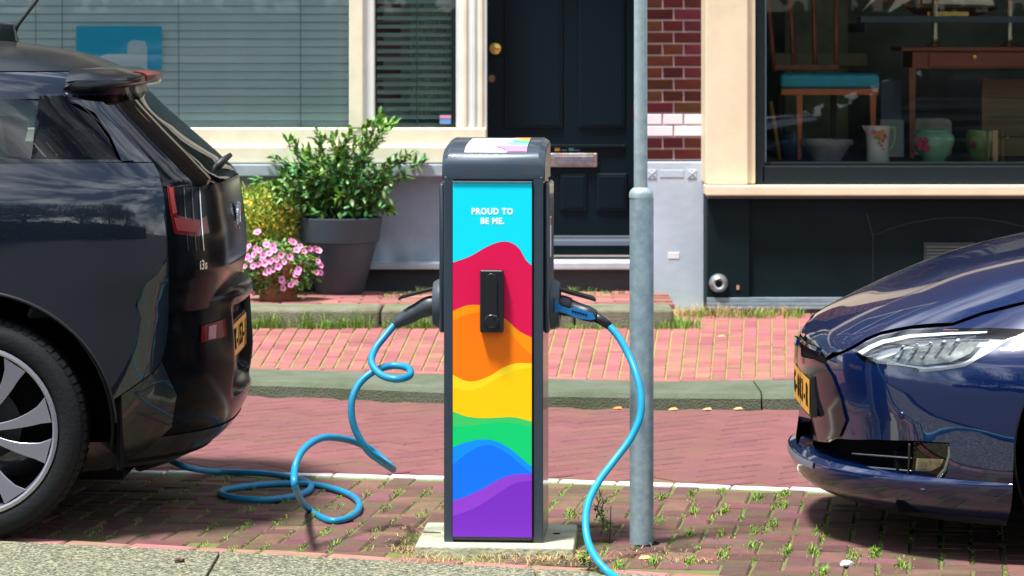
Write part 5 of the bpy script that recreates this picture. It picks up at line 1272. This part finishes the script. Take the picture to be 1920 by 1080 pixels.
# yellow flowering plant behind
RY = 16.9
yp = empty('yellow_flower_plant', (X(488,RY),RY,ST), label='loose yellow-green flowering plant behind the pink petunias', cat='plant')
LY = []; yc_ = P(492,418,RY)
for _ in range(5200):
    v = rv(1).normalized()*random.random()**.4; p = yc_+Vector((v.x*.24, v.y*.14, v.z*.20))
    LY.append((p, rv(.6)+Vector((0,0,.9)), rv(1), random.uniform(.03,.06), random.uniform(.0025,.005)))
leaf_mass('foliage', LY, mat('feathery_leaf', (.32,.44,.06), .6, island=.5), yp)['kind'] = 'stuff'
LF = []
for _ in range(110):
    a = random.uniform(450,556); b = random.uniform(362,440)
    if b < 362+abs(a-492)*.45: continue
    LF.append((P(a,b,RY-.12-random.random()*.03), rv(1), rv(1), random.uniform(.014,.026), random.uniform(.007,.011)))
leaf_mass('blossoms', LF, mat('yellow_petal', (.85,.62,.05), .6, island=.15), yp)['kind'] = 'stuff'
tube('stem', [(X(492,RY),RY,ST-.01),(X(490,RY),RY,ST+.2),(X(492,RY),RY,ST+.34)], .012, mat('twig_y', (.08,.08,.03), .8), yp, 8)
lathe('nursery_pot', [(0,ST),(.09,ST),(.11,ST+.17),(.115,ST+.18),(.10,ST+.18),(0,ST+.15)], (X(492,RY),RY,0), trim_black, yp, 'Z', 24)

# ------------------------------------------------------------------ grass in the joints, dry straw, litter
def blades(spots, m, name, label):
    V, Fc = [], []
    for (p, n, hgt, spread, lean) in spots:
        joint = p.z < .02 and lean < 2
        n = int(n*random.uniform(.6,1.5)); hgt *= random.uniform(.55,1.25)
        for _ in range(n):
            b = p+UD*random.gauss(0,spread*(.55 if joint else 1))+VD*random.gauss(0,spread*(3.4 if joint else .8)); a = random.uniform(0,6.28)
            h_ = hgt*random.uniform(.4,1.15); d = Vector((math.cos(a),math.sin(a),0)); s = Vector((-d.y,d.x,0))*random.uniform(.0009,.0019)
            l_ = lean*random.uniform(.3,1.2)*h_
            m1 = b+d*l_*.35+Vector((0,0,h_*.6)); t = b+d*l_+Vector((0,0,h_*(1-.3*lean*.5)))
            k = len(V); V += [b-s,b+s,m1+s*.8,m1-s*.8,t]; Fc += [(k,k+1,k+2,k+3),(k+3,k+2,k+4)]
    o = meshobj(name, V, Fc, m); tag(o, label, 'grass', kind='stuff'); return o
gs = []
big = [(1297,929),(1355,922),(1472,929),(1359,958),(1301,962),(1239,980),(1352,1002),(1414,998),(1293,1005),(1476,1034),(1224,1056),(1293,1056),(1545,1074),(1600,1042),(1523,1034),(1470,950),(1067,962),(1158,1064),(1118,1077),(1410,1025),(1240,935),(1420,935),(1530,1000),(1450,985),(1350,1040),(1640,1040),(1690,1060)]
for a, b in big: gs.append((G(a,b), 70, .019, .010, 1.0)); gs.append((G(a+random.uniform(-14,14),b+random.uniform(-6,6)), 50, .010, .018, 1.1))
for a, b in ((393,989),(463,989),(525,982),(590,965),(707,993),(685,930),(743,927),(798,927),(725,956),(787,971),(437,1033),(495,1029),(565,1029),(627,1022),(379,1025),(692,1030),(426,900),(470,960),(330,940),(250,985),(180,1000),(610,1000),(655,1000),(540,940),(480,915),(640,950)): gs.append((G(a,b), 26, .018, .012, 1.1))
for i, (c, rot) in enumerate(cands[:420]):              # along brick joints
    if random.random() < .75:
        e = S(0,0); p = c + (UD*(CELL) if rot == 0 else UD*(CELL/2)) + VD*random.uniform(-.04,.04)
        if in_slab(p): continue
        gs.append((p, random.randint(14,40), random.uniform(.003,.009), .010, 1.1))
for _ in range(46):
    a = random.uniform(475,835); gs.append((Vector((X(a,SF),SF-.02,kb)), random.randint(12,40), random.choice((.03,.045,.07,.10)), .018, .7))
for a, h_ in ((495,.10),(505,.09),(520,.11),(570,.10),(585,.08),(650,.10),(645,.08),(735,.08),(780,.10),(620,.06)): gs.append((Vector((X(a,SF),SF-.025,kb)), 40, h_, .022, .7))
for _ in range(34):
    a = random.uniform(1060,1180); gs.append((Vector((X(a,SF),SF-.015,kb)), 9, .03, .015, .8))
for _ in range(26):
    a = random.uniform(1215,1300); gs.append((Vector((X(a,SF),SF-.02+random.uniform(-.02,.25),kb)), 34, .07, .03, .8))
for _ in range(26):
    a = random.uniform(1300,1500); gs.append((Vector((X(a,16.6),16.62+random.uniform(-.1,.08),kb)), 26, .05, .03, .8))
for a, b in ((1108,548),(1136,545),(1165,545),(1075,545),(745,550),(770,548),(790,545),(725,552)): gs.append((G(a,b+6,ST), 34, .045, .02, .8))
for q in bl[:330]:                                      # slivers between the pavement bricks
    if random.random() < .5: gs.append((Vector((q[1][0]+.003, random.uniform(q[1][1],q[2][1]), kb+.001)), random.randint(3,8), .008, .006, 1.2))
grass_m = mat('grass_green', (.17,.30,.035), .6, island=.5)
blades(gs, grass_m, 'grass', 'green grass tufts growing in the brick joints and along the step')
dr_ = []
for _ in range(70):
    a = random.uniform(770,1110); dr_.append((G(a, random.uniform(1036,1058)), 9, .022, .03, 2.6))
for _ in range(40):
    a = random.uniform(735,810); dr_.append((G(a, random.uniform(985,1062)), 6, .018, .025, 2.6))
for _ in range(34):
    a = random.uniform(1080,1330); dr_.append((G(a, random.uniform(1026,1056)), 6, .016, .03, 2.8))
for _ in range(44):
    a = random.uniform(1270,1485); dr_.append((Vector((X(a,16.65),16.68+random.uniform(-.06,.06),kb)), 16, .07, .03, 1.0))
blades(dr_, mat('straw', (.42,.30,.12), .8, island=.3), 'dry_grass', 'dry yellow straw around the charger slab and along the shop base')
# tall weed beside the post
def weed(px, py, hgt, lab):
    b = G(px,py); w = empty('weed', b, label=lab, cat='weed')
    LW = []; stem = [b+Vector((.01*math.sin(k*.8),0,hgt*k/8)) for k in range(9)]
    tube('stem', stem, .0022, mat('weed_stem', (.10,.12,.03), .7), w, 6)
    for k in range(2,9):
        for q in range(7):
            d = rv(1); d.z = abs(d.z)*.4+.2; LW.append((stem[k]+rv(.008), d, Vector((0,0,1))+rv(.3), random.uniform(.012,.034), random.uniform(.002,.005)))
    leaf_mass('leaves', LW, mat('weed_leaf', (.09,.19,.03), .6, island=.4), w)['kind'] = 'stuff'
weed(1134,1015,.13,'tall thin green weed between the slab and the post')
weed(1126,1000,.11,'leafy weed just behind the tallest one left of the post')
weed(1100,1070,.05,'low creeping weed at the foot of the hanging cable')
tube('dead_stalk', [G(1143,1020), G(1143,1020)+Vector((.002,0,.06)), G(1143,1020)+Vector((.004,0,.118))], .0018, mat('stalk_dark', (.04,.025,.02), .8)); tag(bpy.data.objects['dead_stalk'], 'dark dead stalk standing beside the tall weed', 'stalk')
def crumple(name, c, r, m, label, cat, flat=.6):
    bm = bmesh.new(); bmesh.ops.create_icosphere(bm, subdivisions=2, radius=r)
    for v in bm.verts: v.co *= random.uniform(.65,1.2); v.co.z *= flat
    me = bpy.data.meshes.new(name); bm.to_mesh(me); bm.free(); me.materials.append(m)
    o = bpy.data.objects.new(name, me); COL.objects.link(o); o.location = c+Vector((0,0,r*flat*.75)); tag(o, label, cat)
crumple('paper_scrap', G(1588,1062), .018, mat('paper_white', (.85,.85,.88), .8), 'crumpled white paper scrap on the bricks by the blue car', 'litter')
crumple('leaf_clod', G(336,1054,.008), .017, mat('clod_brown', (.10,.055,.04), .9, var=.3, scale=60), 'brown clod of leaves on the concrete strip', 'litter', .5)
crumple('dirt_clod', G(756,1030), .008, mat('clod_dark', (.04,.04,.05), .9), 'tiny dark clod beside the charger slab', 'litter', .8)
tn = mat('leaf_tan', (.60,.36,.16), .8); 
for i, (a, b, hh, lab) in enumerate(((1158,766,0,'orange dry leaf lying at the kerb behind the post'),(1262,768,0,'pale dry leaf at the kerb right of the post'),(1326,768,0,'pale dry leaf at the kerb, middle of three'),(1384,767,0,'long pale dry leaf at the kerb near the blue car'),(1352,631,kb,'dry leaf lying on the pink pavement'),(1210,1047,0,'pale wood chip beside the post foot'))):
    c = G(a,b,hh+.004); w = .022; an = random.uniform(-.4,.4); d = Vector((math.cos(an),math.sin(an),0)); s = Vector((-d.y,d.x,0))
    o = meshobj('dry_leaf', [c-d*w, c-d*w*.3+s*.014+Vector((0,0,.006)), c+d*w*.5+s*.011+Vector((0,0,.008)), c+d*w, c+d*w*.4-s*.012+Vector((0,0,.002)), c-d*w*.4-s*.012], [(0,5,4,1),(1,4,3,2)], mat('leaf_orange', (.75,.25,.06), .8) if i == 0 else tn)
    so = o.modifiers.new('s','SOLIDIFY'); so.thickness = .002
    tag(o, lab, 'dry leaf', 'fallen dry leaves')

# ------------------------------------------------------------------ trees across the street behind the viewer (mirrored in paint and glass)
def tree(x, y, hgt, first=None):
    lab = 'broad leafy street tree on the far side of the street'
    t = empty('street_tree', (x,y,0), random.uniform(0,6), label=lab, cat='tree', group='trees across the street')
    if first:
        for ch in first.children:
            c = ch.copy(); COL.objects.link(c); c.parent = t
        t.scale = (hgt/9,)*3; return t
    tube('trunk', [(0,0,-.1),(.05,0,1.5),(0,.08,3.0),(.1,0,5.0)], [.22,.18,.15,.07], mat('bark', (.06,.045,.03), .9, bump=.6), t, 12, local=True)
    LT = []
    cl = [(rv(1).normalized()*random.uniform(.4,1)) for _ in range(75)]
    for c in cl:
        cc = Vector((c.x*3.0, c.y*3.0, 4.7+c.z*3.3))
        for _ in range(90): LT.append((cc+rv(.42), rv(1), rv(1), random.uniform(.14,.26), random.uniform(.05,.09)))
    o = leaf_mass('crown', LT, mat('tree_leaf', (.045,.10,.02), .6, island=.4), t); o.matrix_parent_inverse = Matrix.Identity(4)
    return t
t0 = tree(-7.0, -13, 9)
for x, y, hh in ((-13.5,-14,13),(-1.5,-14.5,12.5),(5,-13,11),(11.5,-14,13.5),(-20,-15,14),(18,-14,12)): tree(x, y, hh, t0)
t0.scale = (1.35,)*3

# unseen foliage band added under those trees to darken the car reflections
LH = []
for _ in range(9000):
    f_ = random.random(); x_ = random.uniform(-26,26)
    LH.append((Vector((x_, -10.4-random.random()*.9 if f_ < .6 else -10.4, random.uniform(.05,2.3+.35*math.sin(x_*1.3)+.25*math.sin(x_*3.1)))), rv(1), rv(1), random.uniform(.18,.34), random.uniform(.07,.12)))
hg = empty('added_hedge', (0,-10.8,0), label='unseen leafy band added across the street to darken reflections', cat='added_hedge')
leaf_mass('foliage', LH, mat('added_hedge_leaf', (.03,.075,.018), .7, island=.4), hg)['kind'] = 'stuff'
box('added_hedge_core', -26, 26, -11.1, -10.6, 0, 2.0, mat('added_hedge_core', (.012,.022,.008), .95), hg)
